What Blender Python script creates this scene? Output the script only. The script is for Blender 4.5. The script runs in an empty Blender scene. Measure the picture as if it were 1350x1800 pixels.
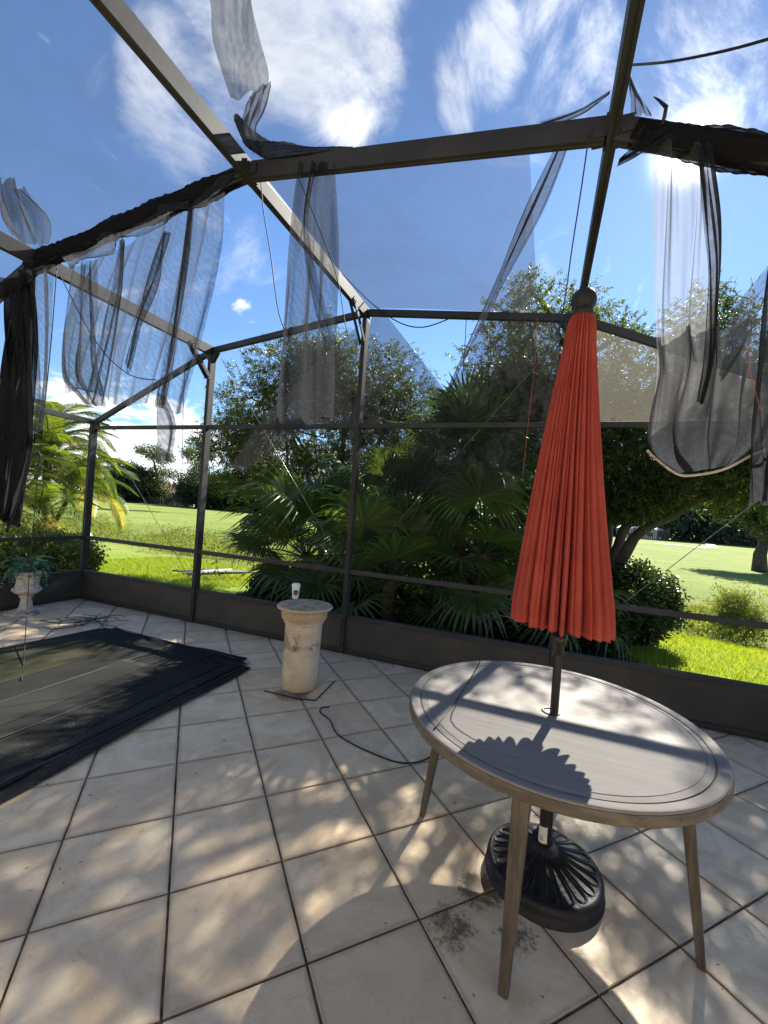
import bpy, math, random
import numpy as np
from mathutils import Vector, Matrix

random.seed(7)
RS = np.random.RandomState(11)
R = math.radians
S = bpy.context.scene
COL = S.collection

# ------------------------------------------------------------------ camera
FPX, ROLL, PITCH, CAMZ, YAW = 731.4, 0.0722, 0.0004, 1.6136, R(20.65)
def _basis():
    cp, sp, cr, sr = math.cos(PITCH), math.sin(PITCH), math.cos(ROLL), math.sin(ROLL)
    fw = np.array([0, cp, sp]); ri = np.array([1, 0, 0.]); up = np.array([0, -sp, cp])
    M = np.array([cr*ri + sr*up, -sr*ri + cr*up, fw])
    c, s = math.cos(YAW), math.sin(YAW)
    RA = np.array([[c, -s, 0], [s, c, 0], [0, 0, 1]])
    return (RA @ M.T).T
BAS = _basis()
CAM = np.array([0, 0, CAMZ])
cd = bpy.data.cameras.new('camera'); cam = bpy.data.objects.new('camera', cd); COL.objects.link(cam)
cd.sensor_fit = 'VERTICAL'; cd.sensor_height = 36; cd.sensor_width = 27
cd.lens = 36*FPX/1800; cd.clip_start = 0.02; cd.clip_end = 3000
cam.matrix_world = Matrix(((BAS[0][0], BAS[1][0], -BAS[2][0], 0), (BAS[0][1], BAS[1][1], -BAS[2][1], 0),
                           (BAS[0][2], BAS[1][2], -BAS[2][2], CAMZ), (0, 0, 0, 1)))
S.camera = cam
def ray(u, v):
    return BAS.T @ np.array([(u-675)/FPX, -(v-900)/FPX, 1])
# surveyed points: where a sight line meets a known plane of the place
def pz(u, v, z=0.0): d = ray(u, v); return CAM + d*((z-CAMZ)/d[2])
def py(u, v, y): d = ray(u, v); return CAM + d*(y/d[1])
def px(u, v, x): d = ray(u, v); return CAM + d*(x/d[0])

# ------------------------------------------------------------------ light
SUN_EL, SUN_AZ = R(37.6), R(76.7)
sd = Vector((math.cos(SUN_AZ)*math.cos(SUN_EL), math.sin(SUN_AZ)*math.cos(SUN_EL), math.sin(SUN_EL)))
sl = bpy.data.lights.new('sun', 'SUN'); sl.energy = 4.9; sl.angle = R(0.55); sl.color = (1, 0.95, 0.86)
so = bpy.data.objects.new('sun', sl); COL.objects.link(so); so.rotation_euler = sd.to_track_quat('Z', 'Y').to_euler()
S.view_settings.view_transform = 'Standard'; S.view_settings.look = 'None'
S.view_settings.gamma = 1; S.view_settings.use_curve_mapping = False
S.view_settings.exposure = 1.72
S.render.engine = 'CYCLES'
S.cycles.transparent_max_bounces = 32
S.cycles.max_bounces = 8

W = bpy.data.worlds.new('World'); S.world = W; W.use_nodes = True
nt = W.node_tree; nt.nodes.clear()
def nd(nt, typ, **kw):
    n = nt.nodes.new(typ)
    for k, v in kw.items():
        if k.startswith('i_'): n.inputs[k[2:].replace('_', ' ')].default_value = v
        else: setattr(n, k, v)
    return n
def mth(nt, op, a, b=None, c=None, clamp=False):
    n = nt.nodes.new('ShaderNodeMath'); n.operation = op; n.use_clamp = clamp
    for i, x in enumerate((a, b, c)):
        if x is None: continue
        if isinstance(x, (int, float)): n.inputs[i].default_value = x
        else: nt.links.new(x, n.inputs[i])
    return n.outputs[0]
def mrange(nt, x, a, b, c=0.0, d=1.0, smooth=True):
    n = nt.nodes.new('ShaderNodeMapRange'); n.interpolation_type = 'SMOOTHSTEP' if smooth else 'LINEAR'
    nt.links.new(x, n.inputs[0])
    for i, v in enumerate((a, b, c, d)): n.inputs[i+1].default_value = v
    return n.outputs[0]
def mixc(nt, f, a, b, bt='MIX'):
    n = nt.nodes.new('ShaderNodeMix'); n.data_type = 'RGBA'; n.blend_type = bt
    if isinstance(f, (int, float)): n.inputs[0].default_value = f
    else: nt.links.new(f, n.inputs[0])
    for i, x in ((6, a), (7, b)):
        if isinstance(x, (tuple, list)): n.inputs[i].default_value = (*x[:3], 1)
        else: nt.links.new(x, n.inputs[i])
    return n.outputs[2]
sky = nd(nt, 'ShaderNodeTexSky', sky_type='NISHITA', sun_disc=False, sun_elevation=SUN_EL,
         sun_rotation=math.pi/2-SUN_AZ, altitude=0, air_density=1.0, dust_density=0.05, ozone_density=1.6)
tc = nt.nodes.new('ShaderNodeTexCoord'); dirv = tc.outputs['Generated']
sep = nt.nodes.new('ShaderNodeSeparateXYZ'); nt.links.new(dirv, sep.inputs[0])
zz = mth(nt, 'ADD', mth(nt, 'MAXIMUM', sep.outputs[2], 0.0), 0.12)
cmb = nt.nodes.new('ShaderNodeCombineXYZ')
nt.links.new(mth(nt, 'DIVIDE', sep.outputs[0], zz), cmb.inputs[0]); nt.links.new(mth(nt, 'DIVIDE', sep.outputs[1], zz), cmb.inputs[1])
def noise(nt, vec, scale, detail=6, rough=0.55, dist=0.0, vscale=None, loc=None):
    if vscale or loc:
        m = nt.nodes.new('ShaderNodeMapping'); nt.links.new(vec, m.inputs[0])
        if vscale: m.inputs['Scale'].default_value = vscale
        if loc: m.inputs['Location'].default_value = loc
        vec = m.outputs[0]
    n = nt.nodes.new('ShaderNodeTexNoise'); nt.links.new(vec, n.inputs['Vector'])
    n.inputs['Scale'].default_value = scale; n.inputs['Detail'].default_value = detail
    n.inputs['Roughness'].default_value = rough; n.inputs['Distortion'].default_value = dist
    return n.outputs['Fac']
n1 = noise(nt, cmb.outputs[0], 2.9, 12, 0.64, 0.6)
n2 = noise(nt, cmb.outputs[0], 0.9, 8, 0.6, 1.2, vscale=(1.0, 2.6, 1), loc=(3.1, 0.4, 0))
nw2 = noise(nt, cmb.outputs[0], 1.5, 12, 0.66, 1.0, vscale=(1.8, 0.8, 1), loc=(2.3, 7.1, 0))
nw = noise(nt, cmb.outputs[0], 3.0, 9, 0.6, 0.9, vscale=(2.2, 0.7, 1), loc=(1.3, 5.1, 0))
n3 = noise(nt, dirv, 11.0, 9, 0.62, 0.4, vscale=(1, 1, 2.4))
def blob(u, v, r0, r1):
    d = ray(u, v); d = d/np.linalg.norm(d)
    dp = nt.nodes.new('ShaderNodeVectorMath'); dp.operation = 'DOT_PRODUCT'
    nt.links.new(dirv, dp.inputs[0]); dp.inputs[1].default_value = tuple(d)
    return mrange(nt, dp.outputs['Value'], math.cos(R(r1)), math.cos(R(r0)))
# cumulus overhead, wisps, low cloud bank; the same noise carries on all round the sky
dens = mrange(nt, n2, 0.58, 0.82, 0, 0.5)
def addc(f, k):
    global dens
    dens = mth(nt, 'MAXIMUM', dens, mth(nt, 'MULTIPLY', f, k))
big = mth(nt, 'MAXIMUM', blob(570, 60, 1, 11), blob(520, -80, 4, 15)); big = mth(nt, 'MAXIMUM', big, blob(600, 170, 0, 6))
addc(mrange(nt, mth(nt, 'ADD', mth(nt, 'MULTIPLY', big, 0.44), n1), 0.66, 1.00), 1.0)
arm = mth(nt, 'MAXIMUM', blob(360, 150, 1, 9), blob(300, 230, 1, 6))
addc(mrange(nt, mth(nt, 'ADD', mth(nt, 'MULTIPLY', arm, 0.33), n1), 0.66, 1.0), 0.5)
w = mth(nt, 'MAXIMUM', blob(850, 100, 0, 6), mth(nt, 'MULTIPLY', blob(812, 185, 0, 3.5), 0.8))
addc(mrange(nt, mth(nt, 'ADD', mth(nt, 'MULTIPLY', w, 0.34), nw), 0.64, 0.96), 0.8)
w2 = mth(nt, 'MAXIMUM', blob(1000, 80, 0, 9), blob(1290, 90, 1, 11))
addc(mrange(nt, mth(nt, 'ADD', mth(nt, 'MULTIPLY', w2, 0.24), nw2), 0.60, 0.90), 0.75)
sm = mth(nt, 'MAXIMUM', blob(432, 552, 0, 2.4), blob(450, 610, 0, 3.0))
addc(mrange(nt, mth(nt, 'ADD', mth(nt, 'MULTIPLY', sm, 0.25), n3), 0.70, 0.88), 0.8)
lowm = mrange(nt, sep.outputs[2], 0.30, 0.10)
lowL = mth(nt, 'MULTIPLY', mth(nt, 'ADD', mth(nt, 'MULTIPLY', mth(nt, 'MAXIMUM', blob(230, 760, 3, 13), blob(30, 640, 2, 12)), 0.16), 0.24), lowm)
addc(mrange(nt, mth(nt, 'ADD', lowL, n3), 0.68, 0.86), 0.95)
shade = mrange(nt, noise(nt, cmb.outputs[0], 3.4, 5, 0.5, 0.2, loc=(5, 2, 0)), 0.35, 0.7)
cloudc = mixc(nt, shade, (4.0, 4.3, 4.8), (7.4, 7.3, 7.2))
skyc = mixc(nt, 1.0, sky.outputs[0], (0.50, 0.61, 0.74), 'MULTIPLY')
fin = mixc(nt, mth(nt, 'MINIMUM', dens, 1.0), skyc, cloudc)
# bright thin haze round the sun
dps = nt.nodes.new('ShaderNodeVectorMath'); dps.operation = 'DOT_PRODUCT'
nt.links.new(dirv, dps.inputs[0]); dps.inputs[1].default_value = tuple(sd)
gl = mth(nt, 'POWER', mth(nt, 'MAXIMUM', dps.outputs['Value'], 0.0), 2500.0)
gl2 = mth(nt, 'POWER', mth(nt, 'MAXIMUM', dps.outputs['Value'], 0.0), 30.0)
glow = mth(nt, 'ADD', mth(nt, 'MULTIPLY', gl, 60.0), mth(nt, 'MULTIPLY', gl2, mth(nt, 'ADD', 0.12, mth(nt, 'MULTIPLY', dens, 5.0))))
gc = nt.nodes.new('ShaderNodeCombineXYZ')
for i, k in enumerate((1.0, 1.0, 0.95)): nt.links.new(mth(nt, 'MULTIPLY', glow, k), gc.inputs[i])
fin = mixc(nt, 1.0, fin, gc.outputs[0], 'ADD')
bg = nt.nodes.new('ShaderNodeBackground'); bg.inputs[1].default_value = 0.085
nt.links.new(fin, bg.inputs[0])
wo = nt.nodes.new('ShaderNodeOutputWorld'); nt.links.new(bg.outputs[0], wo.inputs[0])

# ------------------------------------------------------------------ materials
def mat(name):
    m = bpy.data.materials.new(name); m.use_nodes = True; t = m.node_tree; t.nodes.clear()
    o = t.nodes.new('ShaderNodeOutputMaterial'); b = t.nodes.new('ShaderNodeBsdfPrincipled')
    t.links.new(b.outputs[0], o.inputs[0]); return m, t, b, o
def simple(name, col, rough=0.6, var=0.25, scale=6, metal=0.0, bump=0.0, bscale=40, spec=None, stretch=None, coord='Object'):
    m, t, b, o = mat(name)
    c = t.nodes.new('ShaderNodeTexCoord')
    f = noise(t, c.outputs[coord], scale, 7, 0.6, 0.3, vscale=stretch)
    k = mrange(t, f, 0.3, 0.7)
    cc = mixc(t, k, tuple(x*(1-var) for x in col), tuple(min(1, x*(1+var)) for x in col))
    t.links.new(cc, b.inputs['Base Color']); b.inputs['Roughness'].default_value = rough; b.inputs['Metallic'].default_value = metal
    if spec is not None: b.inputs['Specular IOR Level'].default_value = spec
    if bump:
        bn = t.nodes.new('ShaderNodeBump'); bn.inputs['Strength'].default_value = bump; bn.inputs['Distance'].default_value = 0.01
        t.links.new(noise(t, c.outputs[coord], bscale, 6, 0.6, 0, vscale=stretch), bn.inputs['Height']); t.links.new(bn.outputs[0], b.inputs['Normal'])
    return m
def leafmat(name, c1, c2, trans=0.45, rough=0.45, spec=0.4, c3=None):
    m, t, b, o = mat(name)
    g = t.nodes.new('ShaderNodeNewGeometry'); r = t.nodes.new('ShaderNodeValToRGB')
    r.color_ramp.elements[0].color = (*c1, 1); r.color_ramp.elements[1].color = (*c2, 1)
    if c3:
        e = r.color_ramp.elements.new(0.93); e.color = (*c2, 1); r.color_ramp.elements[-1].color = (*c3, 1); 
    t.links.new(g.outputs['Random Per Island'], r.inputs[0])
    oi = t.nodes.new('ShaderNodeObjectInfo')
    cc = mixc(t, mth(t, 'MULTIPLY', oi.outputs['Random'], 0.3), r.outputs[0], (c1[0]*0.6, c1[1]*0.6, c1[2]*0.6))
    t.links.new(cc, b.inputs['Base Color']); b.inputs['Roughness'].default_value = rough; b.inputs['Specular IOR Level'].default_value = spec
    tr = t.nodes.new('ShaderNodeBsdfTranslucent'); 
    t.links.new(mixc(t, 1.0, cc, (1.5, 1.35, 0.5), 'MULTIPLY'), tr.inputs[0])
    ms = t.nodes.new('ShaderNodeMixShader'); ms.inputs[0].default_value = trans
    t.links.new(b.outputs[0], ms.inputs[1]); t.links.new(tr.outputs[0], ms.inputs[2]); t.links.new(ms.outputs[0], o.inputs[0])
    return m
def screenmat(name, dens, col=(0.035, 0.037, 0.042), trans=0.45, mo=0.14):
    # woven mesh too fine to see the threads: the cloth hides more when seen or lit edge-on
    m, t, b, o = mat(name)
    t.nodes.remove(b)
    g = t.nodes.new('ShaderNodeNewGeometry')
    dp = t.nodes.new('ShaderNodeVectorMath'); dp.operation = 'DOT_PRODUCT'
    t.links.new(g.outputs['Normal'], dp.inputs[0]); t.links.new(g.outputs['Incoming'], dp.inputs[1])
    ct = mth(t, 'MAXIMUM', mth(t, 'ABSOLUTE', dp.outputs['Value']), 0.20)
    op = mth(t, 'POWER', 1-dens, mth(t, 'DIVIDE', 1.0, ct))
    c = t.nodes.new('ShaderNodeTexCoord')
    dirt = mrange(t, noise(t, c.outputs['Object'], 2.2, 6, 0.6, 0.5), 0.35, 0.75, 1.0, 0.86)
    wv = mrange(t, noise(t, c.outputs['Object'], 90, 2, 0.5, 0.0, vscale=(1, 1, 0.35)), 0.3, 0.7, 1-mo*0.7, 1+mo*0.5)
    wt = nd(t, 'ShaderNodeTexWave', wave_type='BANDS', bands_direction='DIAGONAL'); t.links.new(c.outputs['Object'], wt.inputs[0])
    wt.inputs['Scale'].default_value = 9; wt.inputs['Distortion'].default_value = 14; wt.inputs['Detail'].default_value = 3; wt.inputs['Detail Scale'].default_value = 0.8
    moire = mrange(t, wt.outputs['Fac'], 0.1, 0.9, 1-mo, 1+mo*0.4)
    op = mth(t, 'MULTIPLY', mth(t, 'MULTIPLY', mth(t, 'MULTIPLY', op, dirt), wv), moire, clamp=True)
    d = t.nodes.new('ShaderNodeBsdfDiffuse'); d.inputs[0].default_value = (*col, 1)
    tl = t.nodes.new('ShaderNodeBsdfTranslucent'); tl.inputs[0].default_value = (col[0]*1.9, col[1]*1.9, col[2]*1.9, 1)
    a = t.nodes.new('ShaderNodeMixShader'); a.inputs[0].default_value = trans
    t.links.new(d.outputs[0], a.inputs[1]); t.links.new(tl.outputs[0], a.inputs[2])
    tp = t.nodes.new('ShaderNodeBsdfTransparent')
    ms = t.nodes.new('ShaderNodeMixShader'); t.links.new(op, ms.inputs[0])
    t.links.new(a.outputs[0], ms.inputs[1]); t.links.new(tp.outputs[0], ms.inputs[2]); t.links.new(ms.outputs[0], o.inputs[0])
    return m

M = {}
M['alu'] = simple('bronze_aluminium', (0.040, 0.039, 0.038), 0.6, 0.22, 3.0, bump=0.05, spec=0.3, stretch=(1, 1, 1))
M['kick'] = simple('kick_panel_vinyl', (0.052, 0.048, 0.038), 0.7, 0.25, 2.0, bump=0.05)
M['black'] = simple('black_resin', (0.018, 0.018, 0.020), 0.5, 0.35, 14, bump=0.25, bscale=60, spec=0.28)
M['pole'] = simple('dark_pole_paint', (0.014, 0.013, 0.013), 0.45, 0.2, 10)
M['cord'] = simple('black_vinyl_cord', (0.012, 0.012, 0.013), 0.6, 0.2, 10)
M['wire'] = simple('steel_wire', (0.22, 0.22, 0.21), 0.4, 0.2, 10, metal=0.6)
M['thread'] = simple('red_thread', (0.5, 0.10, 0.06), 0.7, 0.2, 10)
M['screen'] = screenmat('screen_mesh', 0.30)
M['screen_roof'] = screenmat('roof_screen_mesh', 0.18, mo=0.0)
M['screen_flat'] = screenmat('taut_screen_mesh', 0.26, mo=0.015)
M['screen_bright'] = screenmat('sunlit_screen_mesh', 0.34, (0.13, 0.13, 0.13), 0.75, mo=0.12)  # paler screen copy; backlit sun scatter put into the cloth colour
M['screen_wall'] = screenmat('wall_screen_mesh', 0.50, (0.022, 0.022, 0.022), 0.25, mo=0.03)
M['screen_dense'] = screenmat('doubled_screen_mesh', 0.50)
M['screen_thick'] = screenmat('bunched_screen_mesh', 0.72, (0.020, 0.020, 0.023), 0.3)
M['screen_sunglow'] = screenmat('sunglow_wall_screen_mesh', 0.45, (0.085, 0.08, 0.068), 0.6, mo=0.03)  # paler wall mesh copy with the warm sun-scatter glow painted in
M['white'] = simple('white_paper', (0.80, 0.80, 0.79), 0.5, 0.03, 5)
M['logo'] = simple('dark_brown_print', (0.045, 0.016, 0.014), 0.5, 0.1, 5)
M['logo_red'] = simple('red_print', (0.45, 0.05, 0.04), 0.5, 0.1, 5)
M['logo_pale'] = simple('pale_print', (0.42, 0.33, 0.30), 0.5, 0.1, 5)
M['label'] = simple('paper_label', (0.72, 0.68, 0.62), 0.7, 0.1, 40)
M['mulch'] = simple('bark_mulch', (0.035, 0.024, 0.018), 0.9, 0.6, 9, bump=0.8, bscale=30)
M['bark'] = simple('rough_bark', (0.060, 0.048, 0.037), 0.9, 0.5, 9, bump=0.9, bscale=25, stretch=(1, 1, 0.25))
M['fibre'] = simple('palm_fibre', (0.10, 0.065, 0.038), 0.9, 0.5, 14, bump=0.9, bscale=40)
M['roofing'] = simple('terracotta_roof', (0.42, 0.27, 0.21), 0.8, 0.15, 0.6)
M['stucco'] = simple('pale_stucco', (0.62, 0.57, 0.50), 0.8, 0.1, 0.5)
M['fencew'] = simple('dark_fence_paint', (0.05, 0.05, 0.048), 0.6, 0.2, 0.6)
M['stucco_w'] = simple('cream_stucco', (0.70, 0.59, 0.43), 0.9, 0.08, 2.0, bump=0.3)
M['roof_grey'] = simple('grey_metal_roof', (0.34, 0.35, 0.35), 0.6, 0.1, 0.5)
M['glass'] = simple('dark_window_glass', (0.03, 0.04, 0.05), 0.1, 0.1, 1)
M['concrete'] = simple('pale_cart_path', (0.72, 0.68, 0.60), 0.85, 0.1, 0.3)
M['litter'] = leafmat('dry_leaf', (0.05, 0.03, 0.015), (0.12, 0.075, 0.035), 0.1)
M['bottle'] = leafmat('bottlebrush_leaf', (0.030, 0.050, 0.014), (0.125, 0.165, 0.040), 0.42, c3=(0.25, 0.28, 0.08))
M['bottle_r'] = leafmat('weeping_leaf', (0.025, 0.045, 0.013), (0.10, 0.145, 0.036), 0.40, c3=(0.22, 0.26, 0.08))
M['flower'] = leafmat('red_flower', (0.5, 0.02, 0.02), (0.7, 0.05, 0.03), 0.3)
M['fan'] = leafmat('fan_palm_leaf', (0.048, 0.092, 0.030), (0.125, 0.195, 0.060), 0.40, 0.34, 0.55)
M['areca'] = leafmat('feather_palm_leaf', (0.055, 0.10, 0.020), (0.15, 0.21, 0.04), 0.42, 0.4, 0.5, c3=(0.34, 0.28, 0.05))
M['areca_y'] = leafmat('yellowing_palm_leaf', (0.20, 0.20, 0.035), (0.40, 0.33, 0.05), 0.5, 0.4, 0.5)
M['hedge'] = leafmat('hedge_leaf', (0.06, 0.10, 0.02), (0.22, 0.26, 0.05), 0.40, 0.4, 0.55, c3=(0.45, 0.43, 0.14))
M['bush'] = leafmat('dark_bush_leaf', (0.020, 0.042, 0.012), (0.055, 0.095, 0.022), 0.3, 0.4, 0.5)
M['grassb'] = leafmat('lawn_blade', (0.17, 0.25, 0.028), (0.31, 0.39, 0.05), 0.5, 0.5, 0.25, c3=(0.42, 0.38, 0.12))
M['weed'] = leafmat('weed_leaf', (0.10, 0.14, 0.035), (0.24, 0.29, 0.075), 0.4, 0.6, 0.3, c3=(0.22, 0.15, 0.07))
M['oak'] = leafmat('oak_leaf', (0.018, 0.034, 0.014), (0.045, 0.072, 0.024), 0.25, 0.6, 0.3)
M['pine'] = leafmat('pine_leaf', (0.05, 0.075, 0.030), (0.12, 0.15, 0.055), 0.3, 0.6, 0.3)
M['farleaf'] = leafmat('hazed_grove_leaf', (0.08, 0.115, 0.075), (0.14, 0.18, 0.12), 0.3, 0.7, 0.2)  # leaf green lightened: distant sun-glare haze is put into the colour
M['fern'] = leafmat('artificial_fern', (0.05, 0.13, 0.10), (0.12, 0.24, 0.18), 0.2, 0.5, 0.3)

# table wood
def woodmat(name, dark, light, axis, rough=0.5, scale=26):
    m, t, b, o = mat(name)
    c = t.nodes.new('ShaderNodeTexCoord')
    st = [16, 16, 16]; st[axis] = 0.8
    f = noise(t, c.outputs['Object'], scale/16*1.4, 8, 0.65, 0.3, vscale=tuple(st))
    f2 = noise(t, c.outputs['Object'], 2.5, 4, 0.5, 0.2)
    k = mth(t, 'MULTIPLY', mrange(t, f, 0.32, 0.68), mrange(t, f2, 0.2, 0.7, 0.55, 1.0))
    t.links.new(mixc(t, k, dark, light), b.inputs['Base Color']); b.inputs['Roughness'].default_value = rough; b.inputs['Specular IOR Level'].default_value = 0.3
    bn = t.nodes.new('ShaderNodeBump'); bn.inputs['Strength'].default_value = 0.25; bn.inputs['Distance'].default_value = 0.004
    t.links.new(f, bn.inputs['Height']); t.links.new(bn.outputs[0], b.inputs['Normal'])
    return m
M['wood_top'] = woodmat('weathered_grey_wood', (0.215, 0.192, 0.164), (0.262, 0.238, 0.206), 0, 0.72)
M['wood_leg'] = woodmat('brown_grey_wood', (0.062, 0.052, 0.040), (0.155, 0.133, 0.105), 2, 0.5)
M['wood_rim'] = woodmat('brown_grey_rim_wood', (0.085, 0.072, 0.056), (0.18, 0.157, 0.126), 0, 0.42)

# red canopy cloth
def redcloth():
    m, t, b, o = mat('red_canopy_cloth')
    c = t.nodes.new('ShaderNodeTexCoord')
    f = noise(t, c.outputs['Object'], 5, 5, 0.6)
    cc = mixc(t, mrange(t, f, 0.3, 0.7), (0.42, 0.070, 0.050), (0.51, 0.094, 0.068))
    t.links.new(cc, b.inputs['Base Color']); b.inputs['Roughness'].default_value = 0.9; b.inputs['Specular IOR Level'].default_value = 0.15
    w = nd(t, 'ShaderNodeTexWave', wave_type='BANDS', bands_direction='Z'); w.inputs['Scale'].default_value = 260
    t.links.new(c.outputs['Object'], w.inputs[0])
    bn = t.nodes.new('ShaderNodeBump'); bn.inputs['Strength'].default_value = 0.12; bn.inputs['Distance'].default_value = 0.001
    t.links.new(w.outputs['Fac'], bn.inputs['Height']); t.links.new(bn.outputs[0], b.inputs['Normal'])
    tr = t.nodes.new('ShaderNodeBsdfTranslucent'); t.links.new(mixc(t, 1.0, cc, (1.4, 0.9, 0.8), 'MULTIPLY'), tr.inputs[0])
    ms = t.nodes.new('ShaderNodeMixShader'); ms.inputs[0].default_value = 0.24
    t.links.new(b.outputs[0], ms.inputs[1]); t.links.new(tr.outputs[0], ms.inputs[2]); t.links.new(ms.outputs[0], o.inputs[0])
    return m
M['red'] = redcloth()

# floor tile, with grime under the parasol base
def tilemat():
    m, t, b, o = mat('beige_ceramic_tile')
    g = t.nodes.new('ShaderNodeNewGeometry'); oi = t.nodes.new('ShaderNodeObjectInfo'); c = t.nodes.new('ShaderNodeTexCoord')
    off = nd(t, 'ShaderNodeVectorMath', operation='MULTIPLY_ADD')
    cx = t.nodes.new('ShaderNodeCombineXYZ'); t.links.new(oi.outputs['Random'], cx.inputs[0]); t.links.new(oi.outputs['Random'], cx.inputs[1])
    t.links.new(cx.outputs[0], off.inputs[0]); off.inputs[1].default_value = (37, 91, 13); t.links.new(c.outputs['Object'], off.inputs[2])
    v = off.outputs[0]
    a = noise(t, v, 4.0, 8, 0.62, 0.9); bb = noise(t, v, 13, 7, 0.65, 0.4); sp = noise(t, v, 70, 3, 0.6)
    col = mixc(t, mrange(t, a, 0.32, 0.68), (0.64, 0.475, 0.28), (0.86, 0.69, 0.455))
    col = mixc(t, mth(t, 'MULTIPLY', mrange(t, bb, 0.48, 0.72), 0.45), col, (0.84, 0.70, 0.47))
    col = mixc(t, mth(t, 'MULTIPLY', oi.outputs['Random'], 0.50), col, (0.56, 0.40, 0.25))
    col = mixc(t, mth(t, 'MULTIPLY', mrange(t, sp, 0.68, 0.76), 0.35), col, (0.20, 0.15, 0.10))
    # thin wandering scratches and veins
    vn = noise(t, v, 6, 4, 0.5, 2.0)
    vein = mth(t, 'MULTIPLY', mrange(t, mth(t, 'ABSOLUTE', mth(t, 'SUBTRACT', vn, 0.5)), 0.0, 0.012, 1, 0), 0.22)
    col = mixc(t, vein, col, (0.30, 0.23, 0.16))
    # black mould creeping from the joints
    P = g.outputs['Position']
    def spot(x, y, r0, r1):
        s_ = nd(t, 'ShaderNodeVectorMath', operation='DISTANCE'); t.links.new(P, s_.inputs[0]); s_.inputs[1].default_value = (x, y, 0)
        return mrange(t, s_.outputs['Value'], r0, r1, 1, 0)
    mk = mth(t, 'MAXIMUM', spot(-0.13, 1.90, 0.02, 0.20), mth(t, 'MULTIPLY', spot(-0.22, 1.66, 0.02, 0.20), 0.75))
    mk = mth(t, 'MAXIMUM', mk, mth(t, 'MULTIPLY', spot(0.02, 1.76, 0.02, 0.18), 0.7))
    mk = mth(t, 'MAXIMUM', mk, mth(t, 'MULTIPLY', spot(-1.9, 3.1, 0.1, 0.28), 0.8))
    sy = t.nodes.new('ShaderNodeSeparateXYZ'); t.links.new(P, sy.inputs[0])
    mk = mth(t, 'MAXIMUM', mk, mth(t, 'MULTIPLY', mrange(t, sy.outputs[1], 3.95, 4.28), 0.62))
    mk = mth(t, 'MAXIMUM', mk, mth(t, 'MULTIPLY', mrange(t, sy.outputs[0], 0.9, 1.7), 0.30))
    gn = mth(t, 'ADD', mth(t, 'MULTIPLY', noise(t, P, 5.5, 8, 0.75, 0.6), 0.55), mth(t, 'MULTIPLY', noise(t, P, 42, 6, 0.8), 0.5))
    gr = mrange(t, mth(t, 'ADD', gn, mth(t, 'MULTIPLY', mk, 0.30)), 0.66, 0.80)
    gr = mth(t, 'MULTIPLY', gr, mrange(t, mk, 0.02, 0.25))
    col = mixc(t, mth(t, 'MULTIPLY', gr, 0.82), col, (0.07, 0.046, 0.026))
    # dirty edges of each tile
    so_ = t.nodes.new('ShaderNodeSeparateXYZ'); t.links.new(c.outputs['Object'], so_.inputs[0])
    ed = mth(t, 'MAXIMUM', mth(t, 'ABSOLUTE', so_.outputs[0]), mth(t, 'ABSOLUTE', so_.outputs[1]))
    e = mth(t, 'MULTIPLY', mrange(t, mth(t, 'ADD', ed, mth(t, 'MULTIPLY', bb, 0.02)), 0.212, 0.236), 0.42)
    col = mixc(t, e, col, (0.20, 0.155, 0.11))
    t.links.new(col, b.inputs['Base Color'])
    t.links.new(mrange(t, bb, 0.3, 0.7, 0.42, 0.62), b.inputs['Roughness'])
    b.inputs['Specular IOR Level'].default_value = 0.4
    bn = t.nodes.new('ShaderNodeBump'); bn.inputs['Strength'].default_value = 0.35; bn.inputs['Distance'].default_value = 0.006
    t.links.new(mth(t, 'ADD', noise(t, v, 9, 8, 0.7, 0.5), mth(t, 'MULTIPLY', sp, 0.15)), bn.inputs['Height']); t.links.new(bn.outputs[0], b.inputs['Normal'])
    return m
M['tile'] = tilemat()
M['grout'] = simple('dark_grout', (0.125, 0.090, 0.060), 0.95, 0.8, 7, bump=0.6, bscale=80)

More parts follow.
